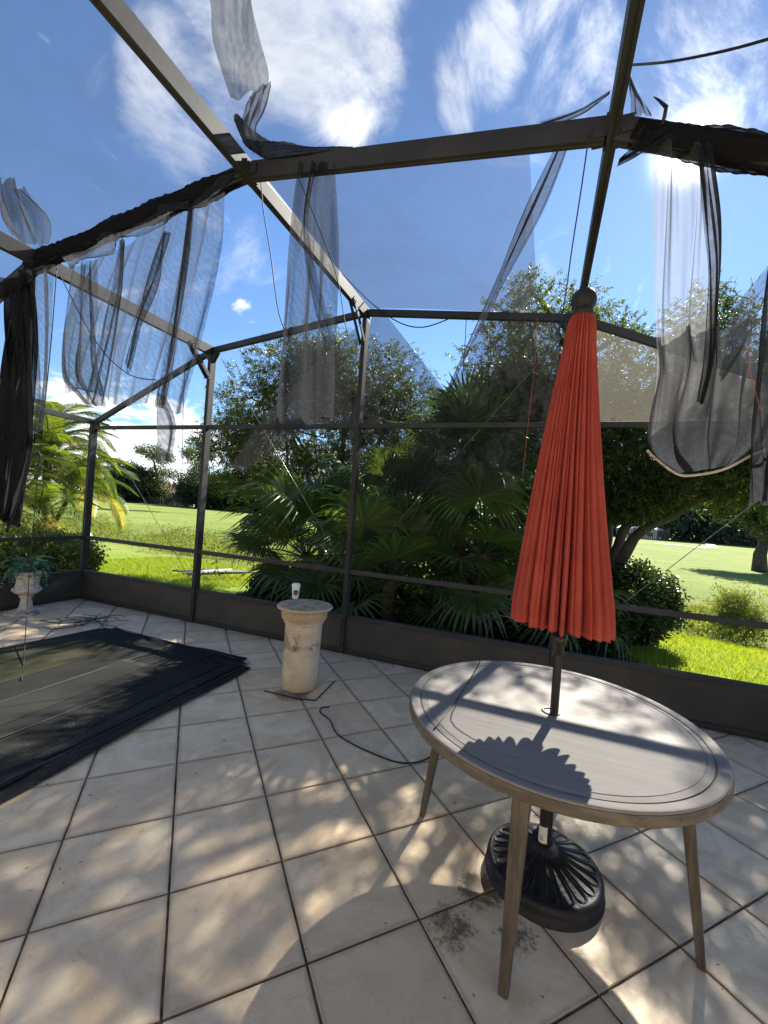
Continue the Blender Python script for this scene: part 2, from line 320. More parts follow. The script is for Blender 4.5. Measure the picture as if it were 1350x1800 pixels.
# cast stone
def stonemat(name, light, tan, dark, stain):
    m, t, b, o = mat(name)
    c = t.nodes.new('ShaderNodeTexCoord'); v = c.outputs['Object']
    a = noise(t, v, 7, 8, 0.65, 0.5); s2 = noise(t, v, 60, 5, 0.7)
    col = mixc(t, mrange(t, a, 0.35, 0.65), light, tan)
    sp = t.nodes.new('ShaderNodeSeparateXYZ'); t.links.new(v, sp.inputs[0])
    if stain == 'pedestal':
        n_ = noise(t, v, 5.5, 8, 0.68, 0.6)
        band = mth(t, 'MULTIPLY', mrange(t, sp.outputs[2], 0.26, 0.40), mrange(t, sp.outputs[2], 0.57, 0.47))
        f = mrange(t, mth(t, 'ADD', n_, mth(t, 'MULTIPLY', band, 0.25)), 0.66, 0.70)
        f = mth(t, 'MULTIPLY', f, mrange(t, sp.outputs[0], 0.09, 0.02))
        col = mixc(t, mth(t, 'MULTIPLY', f, 0.75), col, (0.36, 0.23, 0.12))
        nb = noise(t, v, 16, 8, 0.75, 0.5)
        b2 = mth(t, 'MULTIPLY', mrange(t, sp.outputs[2], 0.30, 0.38), mrange(t, sp.outputs[2], 0.50, 0.40))
        col = mixc(t, mth(t, 'MULTIPLY', mrange(t, mth(t, 'ADD', nb, mth(t, 'MULTIPLY', b2, 0.2)), 0.68, 0.78), 0.8), col, dark)
        top = mth(t, 'MULTIPLY', mrange(t, sp.outputs[2], 0.728, 0.734), mrange(t, nb, 0.42, 0.60))
        col = mixc(t, mth(t, 'MULTIPLY', top, 0.85), col, (0.13, 0.10, 0.06))
        lw = mth(t, 'MULTIPLY', mrange(t, sp.outputs[2], 0.12, 0.0), 0.5); col = mixc(t, lw, col, (0.42, 0.30, 0.18))
        cap = mth(t, 'MULTIPLY', mrange(t, sp.outputs[2], 0.575, 0.62), 0.45); col = mixc(t, cap, col, (0.44, 0.31, 0.17))
    else:
        col = mixc(t, mth(t, 'MULTIPLY', mrange(t, noise(t, v, 11, 8, 0.75, 0.4), 0.5, 0.66), 0.85), col, dark)
    col = mixc(t, mth(t, 'MULTIPLY', mrange(t, s2, 0.58, 0.72), 0.35), col, dark)
    t.links.new(col, b.inputs['Base Color']); b.inputs['Roughness'].default_value = 0.9; b.inputs['Specular IOR Level'].default_value = 0.2
    bn = t.nodes.new('ShaderNodeBump'); bn.inputs['Strength'].default_value = 0.6; bn.inputs['Distance'].default_value = 0.005
    t.links.new(mth(t, 'ADD', a, mth(t, 'MULTIPLY', s2, 0.4)), bn.inputs['Height']); t.links.new(bn.outputs[0], b.inputs['Normal'])
    return m
M['ped'] = stonemat('cast_stone', (0.66, 0.57, 0.44), (0.54, 0.44, 0.31), (0.14, 0.12, 0.10), 'pedestal')
M['urn'] = stonemat('weathered_stone', (0.60, 0.57, 0.50), (0.44, 0.41, 0.36), (0.11, 0.095, 0.085), 'urn')

def matmat(name, c1, c2, c3, dens):
    m, t, b, o = mat(name)
    c = t.nodes.new('ShaderNodeTexCoord'); v = c.outputs['Object']
    a = noise(t, v, 1.6, 7, 0.6, 0.6); d = noise(t, v, 22, 8, 0.8, 0.6, vscale=(1, 0.7, 1)); e = noise(t, v, 1.1, 4, 0.5, 0.3, loc=(4, 1, 0))
    col = mixc(t, mrange(t, a, 0.35, 0.65), c1, c2)
    col = mixc(t, mth(t, 'MULTIPLY', mth(t, 'MULTIPLY', mrange(t, d, 0.5, 0.78), mrange(t, e, 0.48, 0.62)), 0.5), col, c3)
    t.links.new(col, b.inputs['Base Color']); b.inputs['Roughness'].default_value = 0.8; b.inputs['Specular IOR Level'].default_value = 0.12
    bn = t.nodes.new('ShaderNodeBump'); bn.inputs['Strength'].default_value = 0.5; bn.inputs['Distance'].default_value = 0.01
    t.links.new(noise(t, v, 5, 5, 0.6, 1.0, vscale=(1, 0.4, 1)), bn.inputs['Height']); t.links.new(bn.outputs[0], b.inputs['Normal'])
    if dens < 1:
        tp = t.nodes.new('ShaderNodeBsdfTransparent'); ms = t.nodes.new('ShaderNodeMixShader'); ms.inputs[0].default_value = dens
        t.links.new(tp.outputs[0], ms.inputs[1]); t.links.new(b.outputs[0], ms.inputs[2]); t.links.new(ms.outputs[0], o.inputs[0])
    return m
M['pile'] = matmat('piled_black_mesh', (0.014, 0.015, 0.016), (0.026, 0.027, 0.025), (0.20, 0.19, 0.17), 1)
M['pile_b'] = matmat('piled_blue_black_mesh', (0.011, 0.011, 0.0105), (0.018, 0.0175, 0.016), (0.14, 0.13, 0.11), 1)
M['pile_o'] = matmat('piled_olive_mesh', (0.019, 0.019, 0.010), (0.030, 0.030, 0.015), (0.09, 0.085, 0.055), 1)
M['pile_g'] = matmat('piled_grey_mesh', (0.014, 0.014, 0.012), (0.023, 0.0225, 0.019), (0.26, 0.24, 0.19), 1)
M['pile_edge'] = screenmat('loose_edge_mesh', 0.6, (0.02, 0.02, 0.022), 0.1)

def lawnmat():
    m, t, b, o = mat('lawn_turf')
    g = t.nodes.new('ShaderNodeNewGeometry'); P = g.outputs['Position']
    a = noise(t, P, 0.16, 6, 0.6, 0.5); f = noise(t, P, 1.7, 6, 0.7); h = noise(t, P, 14, 5, 0.75); w_ = noise(t, P, 0.55, 5, 0.6, 0.4, vscale=(0.25, 1.6, 1))
    col = mixc(t, mrange(t, a, 0.35, 0.65), (0.140, 0.195, 0.036), (0.200, 0.245, 0.052))
    col = mixc(t, mth(t, 'MULTIPLY', mrange(t, w_, 0.4, 0.7), 0.65), col, (0.25, 0.26, 0.075))
    col = mixc(t, mth(t, 'MULTIPLY', mrange(t, f, 0.42, 0.68), 0.5), col, (0.10, 0.145, 0.03))
    col = mixc(t, mth(t, 'MULTIPLY', mrange(t, h, 0.5, 0.75), 0.45), col, (0.07, 0.11, 0.02))
    # near strip is watered and lusher
    sp = t.nodes.new('ShaderNodeSeparateXYZ'); t.links.new(P, sp.inputs[0])
    nr = mrange(t, mth(t, 'ADD', sp.outputs[1], mth(t, 'MULTIPLY', f, 1.5)), 9.5, 11.5, 0.8, 0)
    col = mixc(t, nr, col, (0.17, 0.25, 0.028))
    # bare planting bed under the palms
    d = nd(t, 'ShaderNodeVectorMath', operation='DISTANCE'); mp = t.nodes.new('ShaderNodeMapping')
    mp.inputs['Scale'].default_value = (0.52, 1, 1); t.links.new(P, mp.inputs[0]); t.links.new(mp.outputs[0], d.inputs[0]); d.inputs[1].default_value = (-2.1*0.52, 6.5, -0.2)
    bed = mrange(t, mth(t, 'ADD', d.outputs['Value'], mth(t, 'MULTIPLY', f, 0.6)), 2.0, 2.3, 1, 0)
    col = mixc(t, bed, col, mixc(t, mrange(t, h, 0.4, 0.7), (0.025, 0.017, 0.012), (0.10, 0.065, 0.045)))
    t.links.new(col, b.inputs['Base Color']); b.inputs['Roughness'].default_value = 0.95; b.inputs['Specular IOR Level'].default_value = 0.1
    bn = t.nodes.new('ShaderNodeBump'); bn.inputs['Strength'].default_value = 0.9; bn.inputs['Distance'].default_value = 0.05
    t.links.new(mth(t, 'ADD', h, f), bn.inputs['Height']); t.links.new(bn.outputs[0], b.inputs['Normal'])
    return m
M['lawn'] = lawnmat()

# ------------------------------------------------------------------ mesh helpers
class MB:
    def __init__(s): s.v = []; s.f = []; s.mi = []; s.cur = 0
    def add(s, vs, fs):
        n = len(s.v); s.v += [tuple(map(float, p)) for p in vs]; s.f += [tuple(i+n for i in f) for f in fs]; s.mi += [s.cur]*len(fs); return s
    def box(s, c, d, rz=0):
        cx, cy, cz = c; a, b, e = d[0]/2, d[1]/2, d[2]/2; cr, sr = math.cos(rz), math.sin(rz)
        vs = [(cx+x*cr-y*sr, cy+x*sr+y*cr, cz+z) for x in (-a, a) for y in (-b, b) for z in (-e, e)]
        return s.add(vs, [(0, 1, 3, 2), (4, 6, 7, 5), (0, 4, 5, 1), (2, 3, 7, 6), (0, 2, 6, 4), (1, 5, 7, 3)])
    def extr(s, prof, p0, p1, side):
        # prof: [(a,b)] polygon in (side, other) axes, extruded from p0 to p1
        p0, p1 = Vector(p0), Vector(p1); d = (p1-p0).normalized(); sx = Vector(side); sx = (sx - d*sx.dot(d)).normalized(); sy = d.cross(sx)
        n = len(prof); vs = [p0+sx*a+sy*b for a, b in prof] + [p1+sx*a+sy*b for a, b in prof]
        fs = [(i, (i+1) % n, n+(i+1) % n, n+i) for i in range(n)] + [tuple(range(n-1, -1, -1)), tuple(range(n, 2*n))]
        return s.add(vs, fs)
    def tube(s, pts, r, n=6, cap=True):
        pts = [Vector(p) for p in pts]; k = len(pts); rr = r if isinstance(r, (list, tuple)) else [r]*k
        base = len(s.v); prev = None; vs = []
        for i, p in enumerate(pts):
            d = (pts[min(i+1, k-1)]-pts[max(i-1, 0)]); d = d.normalized() if d.length > 1e-9 else Vector((0, 0, 1))
            a = prev - d*prev.dot(d) if prev is not None else d.orthogonal()
            if a.length < 1e-6: a = d.orthogonal()
            a.normalize(); prev = a; b = d.cross(a)
            for j in range(n):
                t = 2*math.pi*j/n; vs.append(p+(a*math.cos(t)+b*math.sin(t))*rr[i])
        fs = [(i*n+j, i*n+(j+1) % n, (i+1)*n+(j+1) % n, (i+1)*n+j) for i in range(k-1) for j in range(n)]
        if cap: fs += [tuple(range(n-1, -1, -1)), tuple((k-1)*n+j for j in range(n))]
        return s.add(vs, fs)
    def lathe(s, prof, n=48, c=(0, 0, 0), fn=None, wrap=True):
        vs = []
        for r, z in prof:
            for j in range(n):
                t = 2*math.pi*j/n; dr = fn(t, r, z) if fn else 0
                vs.append((c[0]+(r+dr)*math.cos(t), c[1]+(r+dr)*math.sin(t), c[2]+z))
        k = len(prof)
        fs = [(i*n+j, i*n+(j+1) % n, (i+1)*n+(j+1) % n, (i+1)*n+j) for i in range(k-1) for j in range(n)]
        fs += [tuple(range(n-1, -1, -1)), tuple((k-1)*n+j for j in range(n))]
        return s.add(vs, fs)
    def build(s, name, m, parent=None, smooth=False, bevel=0, loc=None):
        me = bpy.data.meshes.new(name); me.from_pydata(s.v, [], s.f)
        for x in (m if isinstance(m, (list, tuple)) else [m]): me.materials.append(x)
        if any(s.mi): me.polygons.foreach_set('material_index', s.mi)
        if smooth: me.polygons.foreach_set('use_smooth', [True]*len(me.polygons))
        o = bpy.data.objects.new(name, me); COL.objects.link(o)
        if parent: o.parent = parent
        if loc is not None: o.location = loc
        if bevel:
            b = o.modifiers.new('bevel', 'BEVEL'); b.width = bevel; b.segments = 2; b.limit_method = 'ANGLE'; b.angle_limit = R(35)
        return o
def npmesh(name, V, F, m, parent=None, smooth=False, loc=None):
    me = bpy.data.meshes.new(name); V = np.asarray(V, dtype=np.float32); F = np.asarray(F, dtype=np.int32); k = F.shape[1]
    me.vertices.add(len(V)); me.vertices.foreach_set('co', V.ravel())
    me.loops.add(F.size); me.loops.foreach_set('vertex_index', F.ravel())
    me.polygons.add(len(F)); me.polygons.foreach_set('loop_start', np.arange(len(F), dtype=np.int32)*k)
    if smooth: me.polygons.foreach_set('use_smooth', np.ones(len(F), dtype=bool))
    me.update(calc_edges=True); me.materials.append(m)
    o = bpy.data.objects.new(name, me); COL.objects.link(o)
    if parent: o.parent = parent
    if loc is not None: o.location = loc
    return o
def tag(o, label=None, cat=None, group=None, kind=None):
    if label: o['label'] = label
    if cat: o['category'] = cat
    if group: o['group'] = group
    if kind: o['kind'] = kind
    return o
def empty(name, loc=(0, 0, 0), rz=0):
    o = bpy.data.objects.new(name, None); COL.objects.link(o); o.location = loc; o.rotation_euler = (0, 0, rz); o.empty_display_size = 0.1; return o
def unit(a): return a/np.maximum(np.linalg.norm(a, axis=1, keepdims=True), 1e-9)
def leaves(C, D, L, Wd, rs, bend=0.0):
    """diamond leaves: centre/base points C, directions D, lengths L, widths Wd"""
    n = len(C); D = unit(D); up = unit(rs.normal(size=(n, 3))); Sd = unit(np.cross(D, up))
    L = L[:, None]; Wd = Wd[:, None]
    V = np.stack([C, C+D*L*0.45+Sd*Wd/2, C+D*L-np.array([0, 0, 1.0])*L*bend, C+D*L*0.45-Sd*Wd/2], 1).reshape(-1, 3)
    return V, np.arange(4*n).reshape(-1, 4)

# ------------------------------------------------------------------ ground
def hgt(x, y):
    # yard falls to a weedy swale that runs past the enclosure, then the fairway beyond
    base = -0.18 - 0.10*np.clip((y-5)/6, 0, 1)
    q = y + 0.12*x          # swale axis
    c0 = 13.5 - np.clip(-x-6, 0, 30)*0.05
    dip = -0.55*np.exp(-((q-c0)/3.2)**2)
    roll_ = 0.35*np.sin(x*0.021+0.6)*np.clip((y-25)/60, 0, 1) + 0.12*np.sin(x*0.11+y*0.07)*np.clip((y-16)/20, 0, 1)
    left = 0.35*np.clip((-x-15)/40, 0, 1)*np.clip((y-14)/30, 0, 1)
    return base + dip + roll_*0.6 + left
ax = np.linspace(-1, 1, 241); gx = np.sign(ax)*np.abs(ax)**2.6*900 ; gy = np.sign(ax)*np.abs(ax)**2.6*900 + 9
X, Y = np.meshgrid(gx, gy); Z = hgt(X, Y)
# under the patio the soil lies a little lower
Z = np.where((X > -6.6) & (X < 2.6) & (Y < 4.5), -0.32, Z)
n = len(ax); idx = np.arange(n*n).reshape(n, n)
F = np.stack([idx[:-1, :-1], idx[:-1, 1:], idx[1:, 1:], idx[1:, :-1]], -1).reshape(-1, 4)
g = npmesh('ground', np.stack([X, Y, Z], -1).reshape(-1, 3), F, M['lawn'], smooth=True); tag(g, kind='structure')

# ------------------------------------------------------------------ patio floor and tiles
X0, X1, YW, XL, XR = -6.37, 2.37, 4.29, -6.37, 2.37
slab = empty('patio_floor', (0, 0, 0)); tag(slab, kind='structure')
b = MB(); b.box((-2.0, 0.60, -0.158), (8.94, 7.56, 0.30)); b.build('grout_bed', M['grout'], slab)
TS = 0.457; yaw = 0.4311 + YAW
ct, st_ = math.cos(yaw), math.sin(yaw)
oc = np.array([-1.2524, 2.8093])*TS
org = np.array([math.cos(YAW)*oc[0]-math.sin(YAW)*oc[1], math.sin(YAW)*oc[0]+math.cos(YAW)*oc[1]])
e1 = np.array([ct, st_]); e2 = np.array([-st_, ct]); GAP = 0.0046; HT = TS/2-GAP
def clip(poly, nrm, d):
    out = []
    for i in range(len(poly)):
        a, b2 = poly[i], poly[(i+1) % len(poly)]; da, db = a@nrm-d, b2@nrm-d
        if da <= 0: out.append(a)
        if (da < 0) != (db < 0) and abs(da-db) > 1e-12: out.append(a+(b2-a)*(da/(da-db)))
    return out
def tile_mesh(poly):
    n = len(poly); cen = sum(poly)/n; vs = []
    for z, k in ((-0.0125, 0.0), (-0.0025, 0.0), (0.0, 0.003)):
        for p in poly:
            q = p-cen; l = max(np.linalg.norm(q), 1e-6); q = cen + q*(1-k*1.4/l); vs.append((q[0], q[1], z))
    fs = [(l*n+i, l*n+(i+1) % n, (l+1)*n+(i+1) % n, (l+1)*n+i) for l in (0, 1) for i in range(n)] + [tuple(range(2*n, 3*n))]
    me = bpy.data.meshes.new('tile'); me.from_pydata(vs, [], fs); me.materials.append(M['tile']); return me
sq = [np.array(p)*HT for p in ((-1, -1), (1, -1), (1, 1), (-1, 1))]
full = tile_mesh(sq)
rot = np.array([[ct, -st_], [st_, ct]])
rest = MB()
for i in range(-30, 30):
    for j in range(-30, 30):
        c = org + e1*(i+0.5)*TS + e2*(j+0.5)*TS
        pw = [rot@p + c for p in sq]; whole = True
        q = pw
        for nrm, d in ((np.array([1., 0]), XR-0.03), (np.array([-1., 0]), -(XL+0.03)), (np.array([0, 1.]), YW-0.05), (np.array([0, -1.]), 3.1)):
            q2 = clip(q, nrm, d) if q else []
            q = q2
        if len(q) < 3: continue
        area = 0.5*abs(sum(q[k][0]*q[(k+1) % len(q)][1]-q[(k+1) % len(q)][0]*q[k][1] for k in range(len(q))))
        if area < 0.002: continue
        tz = RS.uniform(-0.0008, 0.0008)
        ql = [rot.T@(p-c) for p in q]
        if c[1] < -0.15:
            n0 = [(p[0], p[1], -0.001) for p in q]; rest.add(n0, [tuple(range(len(q)))]); continue
        me = full if area > (2*HT)**2*0.999 else tile_mesh(ql)
        o = bpy.data.objects.new('tile', me); COL.objects.link(o); o.parent = slab
        o.location = (c[0], c[1], tz); o.rotation_euler = (RS.uniform(-.0012, .0012), RS.uniform(-.0012, .0012), yaw)
r_ = rest.build('tile_field', M['tile'], slab); r_['kind'] = 'stuff'

# ------------------------------------------------------------------ screen enclosure
cage = empty('screen_enclosure', (-2, YW, 0))
tag(cage, 'large bronze aluminium patio screen enclosure with torn mesh panels, open frame over the tiled patio', 'screen enclosure')
CINV = Vector((-2, YW, 0))
def cbuild(b, name, m=None, bevel=0.003, smooth=False):
    o = b.build(name, m or M['alu'], cage, smooth, bevel); o.location = -CINV; return o
def groove(w, d, g=0.006, n=0.006):
    # rectangle w x d with a spline groove down the faces that look in and out
    return [(-w/2, -d/2), (-g, -d/2), (-g, -d/2+n), (g, -d/2+n), (g, -d/2), (w/2, -d/2), (w/2, d/2), (g, d/2), (g, d/2-n), (-g, d/2-n), (-g, d/2), (-w/2, d/2)]
PX = [-6.37, -4.19, -2.0, 0.2, 2.37]
PT = [2.68, 3.62, 3.90, 3.62, 2.68]
def bar(name, p0, p1, w, d, side=(1, 0, 0), gr=True, m=None):
    b = MB(); b.extr(groove(w, d) if gr else [(-w/2, -d/2), (w/2, -d/2), (w/2, d/2), (-w/2, d/2)], p0, p1, side); return cbuild(b, name, m)
YN = -3.0
PYS = [YW, 2.25, 0.20, -1.85]
for i, x in enumerate(PX):
    bar('post', (x, YW, 0.0), (x, YW, PT[i]-0.015), 0.05, 0.095)
    if 0 < i < 4: bar('rafter', (x, YW+0.045, PT[i]-0.055), (x, YN, PT[i]-0.055), 0.05, 0.125)
for y in PYS[1:]:
    for x in (XL, XR): bar('post', (x, y, 0), (x, y, PT[0]-0.055), 0.05, 0.05)
for x in (XL, XR):
    bar('eave_beam', (x, YW-0.05, PT[0]-0.03), (x, YN, PT[0]-0.03), 0.05, 0.075)
    for a, b2 in zip(PYS[:-1], PYS[1:]):
        bar('chair_rail', (x, a-0.05, 0.915), (x, b2+0.027, 0.915), 0.045, 0.05)
        bar('kick_rail', (x, a-0.05, 0.405), (x, b2+0.027, 0.405), 0.045, 0.05)
        bar('base_plate', (x, a-0.05, 0.022), (x, b2+0.027, 0.022), 0.045, 0.04)
        b = MB(); b.box((x, (a+b2)/2-0.01, 0.21), (0.008, a-b2-0.09, 0.336)); cbuild(b, 'kick_panel', M['kick'], 0)
for k, y in enumerate(PYS):
    nm = 'eave_beam' if k == 0 else 'purlin'
    for i in range(4):
        x0, x1 = PX[i], PX[i+1]; z0, z1 = PT[i], PT[i+1]; hh = 0.045 if k == 0 else 0.062
        d = np.array([x1-x0, z1-z0]); d = d/np.linalg.norm(d); g0 = 0.027
        bar(nm, (x0+g0, y, z0-hh+g0*d[1]), (x1-g0, y, z1-hh-g0*d[1]), 0.05, 0.07 if k == 0 else 0.115, side=(0, 1, 0))
for i in range(4):
    x0, x1 = PX[i]+0.027, PX[i+1]-0.027
    bar('chair_rail', (x0, YW, 0.915), (x1, YW, 0.915), 0.05, 0.05, side=(0, 1, 0))
    bar('mid_rail', (x0, YW, 2.565), (x1, YW, 2.565), 0.05, 0.05, side=(0, 1, 0))
    bar('kick_rail', (x0, YW, 0.405), (x1, YW, 0.405), 0.055, 0.05, side=(0, 1, 0))
    bar('base_plate', (x0, YW, 0.022), (x1, YW, 0.022), 0.05, 0.04, side=(0, 1, 0))
    b = MB(); b.box(((x0+x1)/2, YW, 0.21), (x1-x0, 0.008, 0.336)); cbuild(b, 'kick_panel', M['kick'], 0)
# knee braces with bolt heads
for i, x in enumerate(PX):
    zt = PT[i]
    if 0 < i < 4:
        o = bar('knee_brace', (x-0.028, YW-0.045, zt-0.42), (x-0.028, YW-0.40, zt-0.07), 0.012, 0.05, gr=False)
        o = bar('knee_brace', (x+0.028, YW-0.045, zt-0.42), (x+0.028, YW-0.40, zt-0.07), 0.012, 0.05, gr=False)
        b = MB()
        for sx in (-0.036, 0.036):
            for (yy, zz_) in ((YW-0.06, zt-0.40), (YW-0.075, zt-0.43), (YW-0.38, zt-0.09), (YW-0.345, zt-0.085), (YW-0.36, zt-0.11)):
                b.tube([(x+sx-0.004, yy, zz_), (x+sx+0.004, yy, zz_)], 0.007, 6)
        cbuild(b, 'bolt', M['wire'], 0)['kind'] = 'stuff'
    for s in ((1,) if i == 0 else (-1,) if i == 4 else () if i == 2 else (-1, 1)):
        j = i+s; d = np.array([PX[j]-x, PT[j]-zt]); d = d/np.linalg.norm(d)
        b = MB(); a = 0.08
        p = [(x+s*0.026, zt-0.20), (x+s*0.026, zt-0.085), (x+s*0.026+d[0]*a, zt-0.085+d[1]*a)]
        vs = [(q[0], YW-0.03, q[1]) for q in p]+[(q[0], YW+0.03, q[1]) for q in p]
        b.add(vs, [(0, 1, 2), (3, 5, 4), (0, 3, 4, 1), (1, 4, 5, 2), (2, 5, 3, 0)]); cbuild(b, 'gusset', None, 0.002)
for i, x in enumerate(PX):
    b = MB()
    for z in (0.395, 0.418, 0.905, 0.928, 2.555, 2.578, 0.03):
        for sx in (-0.016, 0.016):
            if z < PT[i]-0.1: b.tube([(x+sx, YW-0.051, z), (x+sx, YW-0.0465, z)], 0.0045, 6)
    cbuild(b, 'screw', M['wire'], 0)['kind'] = 'stuff'
    if 0 < i < 4:
        for y in PYS[1:3]:
            for dy in (-0.035, 0.035):
                for s in (-1, 1):
                    b = MB(); b.box((x+s*0.030, y+dy*1.3, PT[i]-0.065), (0.010, 0.030, 0.09)); b.box((x+s*0.060, y+dy*0.86+math.copysign(0.004, dy), PT[i]-0.065-0.004), (0.055, 0.006, 0.08))
                    cbuild(b, 'bracket', None, 0.001)
# cross bracing wires in the back wall
def wire(p0, p1, r=0.0035, name='brace_wire', m=None, sag=0.0):
    p0, p1 = np.array(p0, float), np.array(p1, float)
    pts = [p0+(p1-p0)*t-np.array([0, 0, sag*4*t*(1-t)]) for t in np.linspace(0, 1, 7 if sag else 2)]
    b = MB(); b.tube(pts, r, 5); return cbuild(b, name, m or M['wire'], 0, True)
YB = YW+0.06
wire((-4.10, YB, 3.50), (-2.08, YB, 0.95)); wire((0.12, YB, 3.50), (-1.92, YB, 0.95))
wire((-6.30, YB, 2.60), (-4.28, YB, 0.45)); wire((2.30, YB, 2.60), (0.30, YB, 0.45))

def cord(name, label, pts, r, m='cord', cat='cord', group=None, smooth_n=5):
    P = [Vector(tuple(map(float, p))) for p in pts]
    out = []
    for i in range(len(P)-1):
        p0, p1, p2, p3 = P[max(i-1, 0)], P[i], P[i+1], P[min(i+2, len(P)-1)]
        for k in range(smooth_n):
            t = k/smooth_n
            out.append(0.5*((2*p1)+(-p0+p2)*t+(2*p0-5*p1+4*p2-p3)*t*t+(-p0+3*p1-3*p2+p3)*t**3))
    out.append(P[-1]); o0 = out[0].copy()
    b = MB(); b.tube([p-o0 for p in out], r, 6); o = b.build(name, M[m], None, True, loc=o0); tag(o, label, cat, group); return o
# ---- intact screen panels (parts of the enclosure)
def panel(pts, m, name='screen_panel', nu=10, nv=10, sag=0.03, parent=cage):
    P = [np.array(p, float) for p in pts]; V = []
    for j in range(nv+1):
        for i in range(nu+1):
            s, t = i/nu, j/nv
            q = (P[0]*(1-s)+P[1]*s)*(1-t)+(P[3]*(1-s)+P[2]*s)*t
            q = q + np.array([0, 0, -1])*sag*math.sin(math.pi*s)*math.sin(math.pi*t) + np.array([0, 0, 0.006])*math.sin(9*s+5*t)
            V.append(q)
    idx = np.arange((nu+1)*(nv+1)).reshape(nv+1, nu+1)
    F = np.stack([idx[:-1, :-1], idx[:-1, 1:], idx[1:, 1:], idx[1:, :-1]], -1).reshape(-1, 4)
    o = npmesh(name, V, F, m, parent, True)
    if parent is cage: o.location = -CINV
    return o
zr = lambda x: float(np.interp(x, PX, PT))
for (i0, ya, yb) in ((0, 2.25, 0.20), (1, 2.25, 0.20), (2, 2.25, 0.20), (3, 2.25, 0.20), (1, 0.20, -1.83), (2, 0.20, -1.83)):
    x0, x1 = PX[i0]+0.01, PX[i0+1]-0.01
    panel([(x0, ya, zr(x0)-0.003), (x1, ya, zr(x1)-0.003), (x1, yb, zr(x1)-0.003), (x0, yb, zr(x0)-0.003)], M['screen_roof'])
# back roof bay over the middle: cut edge short of the right-hand rafter
xa = -1.965; xb = -0.12
panel([(xa, 2.25, zr(xa)+0.01), (-0.20, 2.25, zr(-0.2)+0.01), (-0.16, YW, zr(-0.16)+0.01), (-1.99, YW, zr(-1.99)+0.01)], M['screen_flat'])
# right-hand back wall bay above the mid rail
panel([(0.225, YW+0.035, 2.56), (2.34, YW+0.035, 2.56), (2.34, YW+0.035, 2.66), (0.225, YW+0.035, 3.58)], M['screen_sunglow'], sag=0)

# unseen house the enclosure is fixed to, added for warm bounce onto the patio
home = empty('house', (-2, -3.15, 0)); tag(home, 'cream stucco house wall with sliding glass doors behind the patio enclosure, unseen and added for warm bounce light', 'house')
b = MB(); b.box((0, -0.15, 1.35), (15, 0.25, 3.3)); b.build('wall', M['stucco_w'], home)
b = MB(); b.add([(-7.9, 0.55, 3.02), (7.9, 0.55, 3.02), (7.9, -4.5, 5.2), (-7.9, -4.5, 5.2), (-7.9, 0.55, 2.86), (7.9, 0.55, 2.86), (7.9, -4.5, 2.86), (-7.9, -4.5, 2.86)], [(0, 1, 2, 3), (7, 6, 5, 4), (0, 4, 5, 1), (1, 5, 6, 2), (3, 2, 6, 7), (0, 3, 7, 4)]); b.build('roof', M['roofing'], home)
for xx in (-4.2, -3.1, -2.0, 2.2, 3.3):
    b = MB(); b.box((xx, -0.005, 1.1), (1.0, 0.02, 2.1)); b.build('door_pane', M['glass'], home)
    b = MB()
    for dx in (-0.525, 0.525): b.box((xx+dx, 0.01, 1.1), (0.045, 0.06, 2.2))
    b.build('door_frame', M['white'], home)
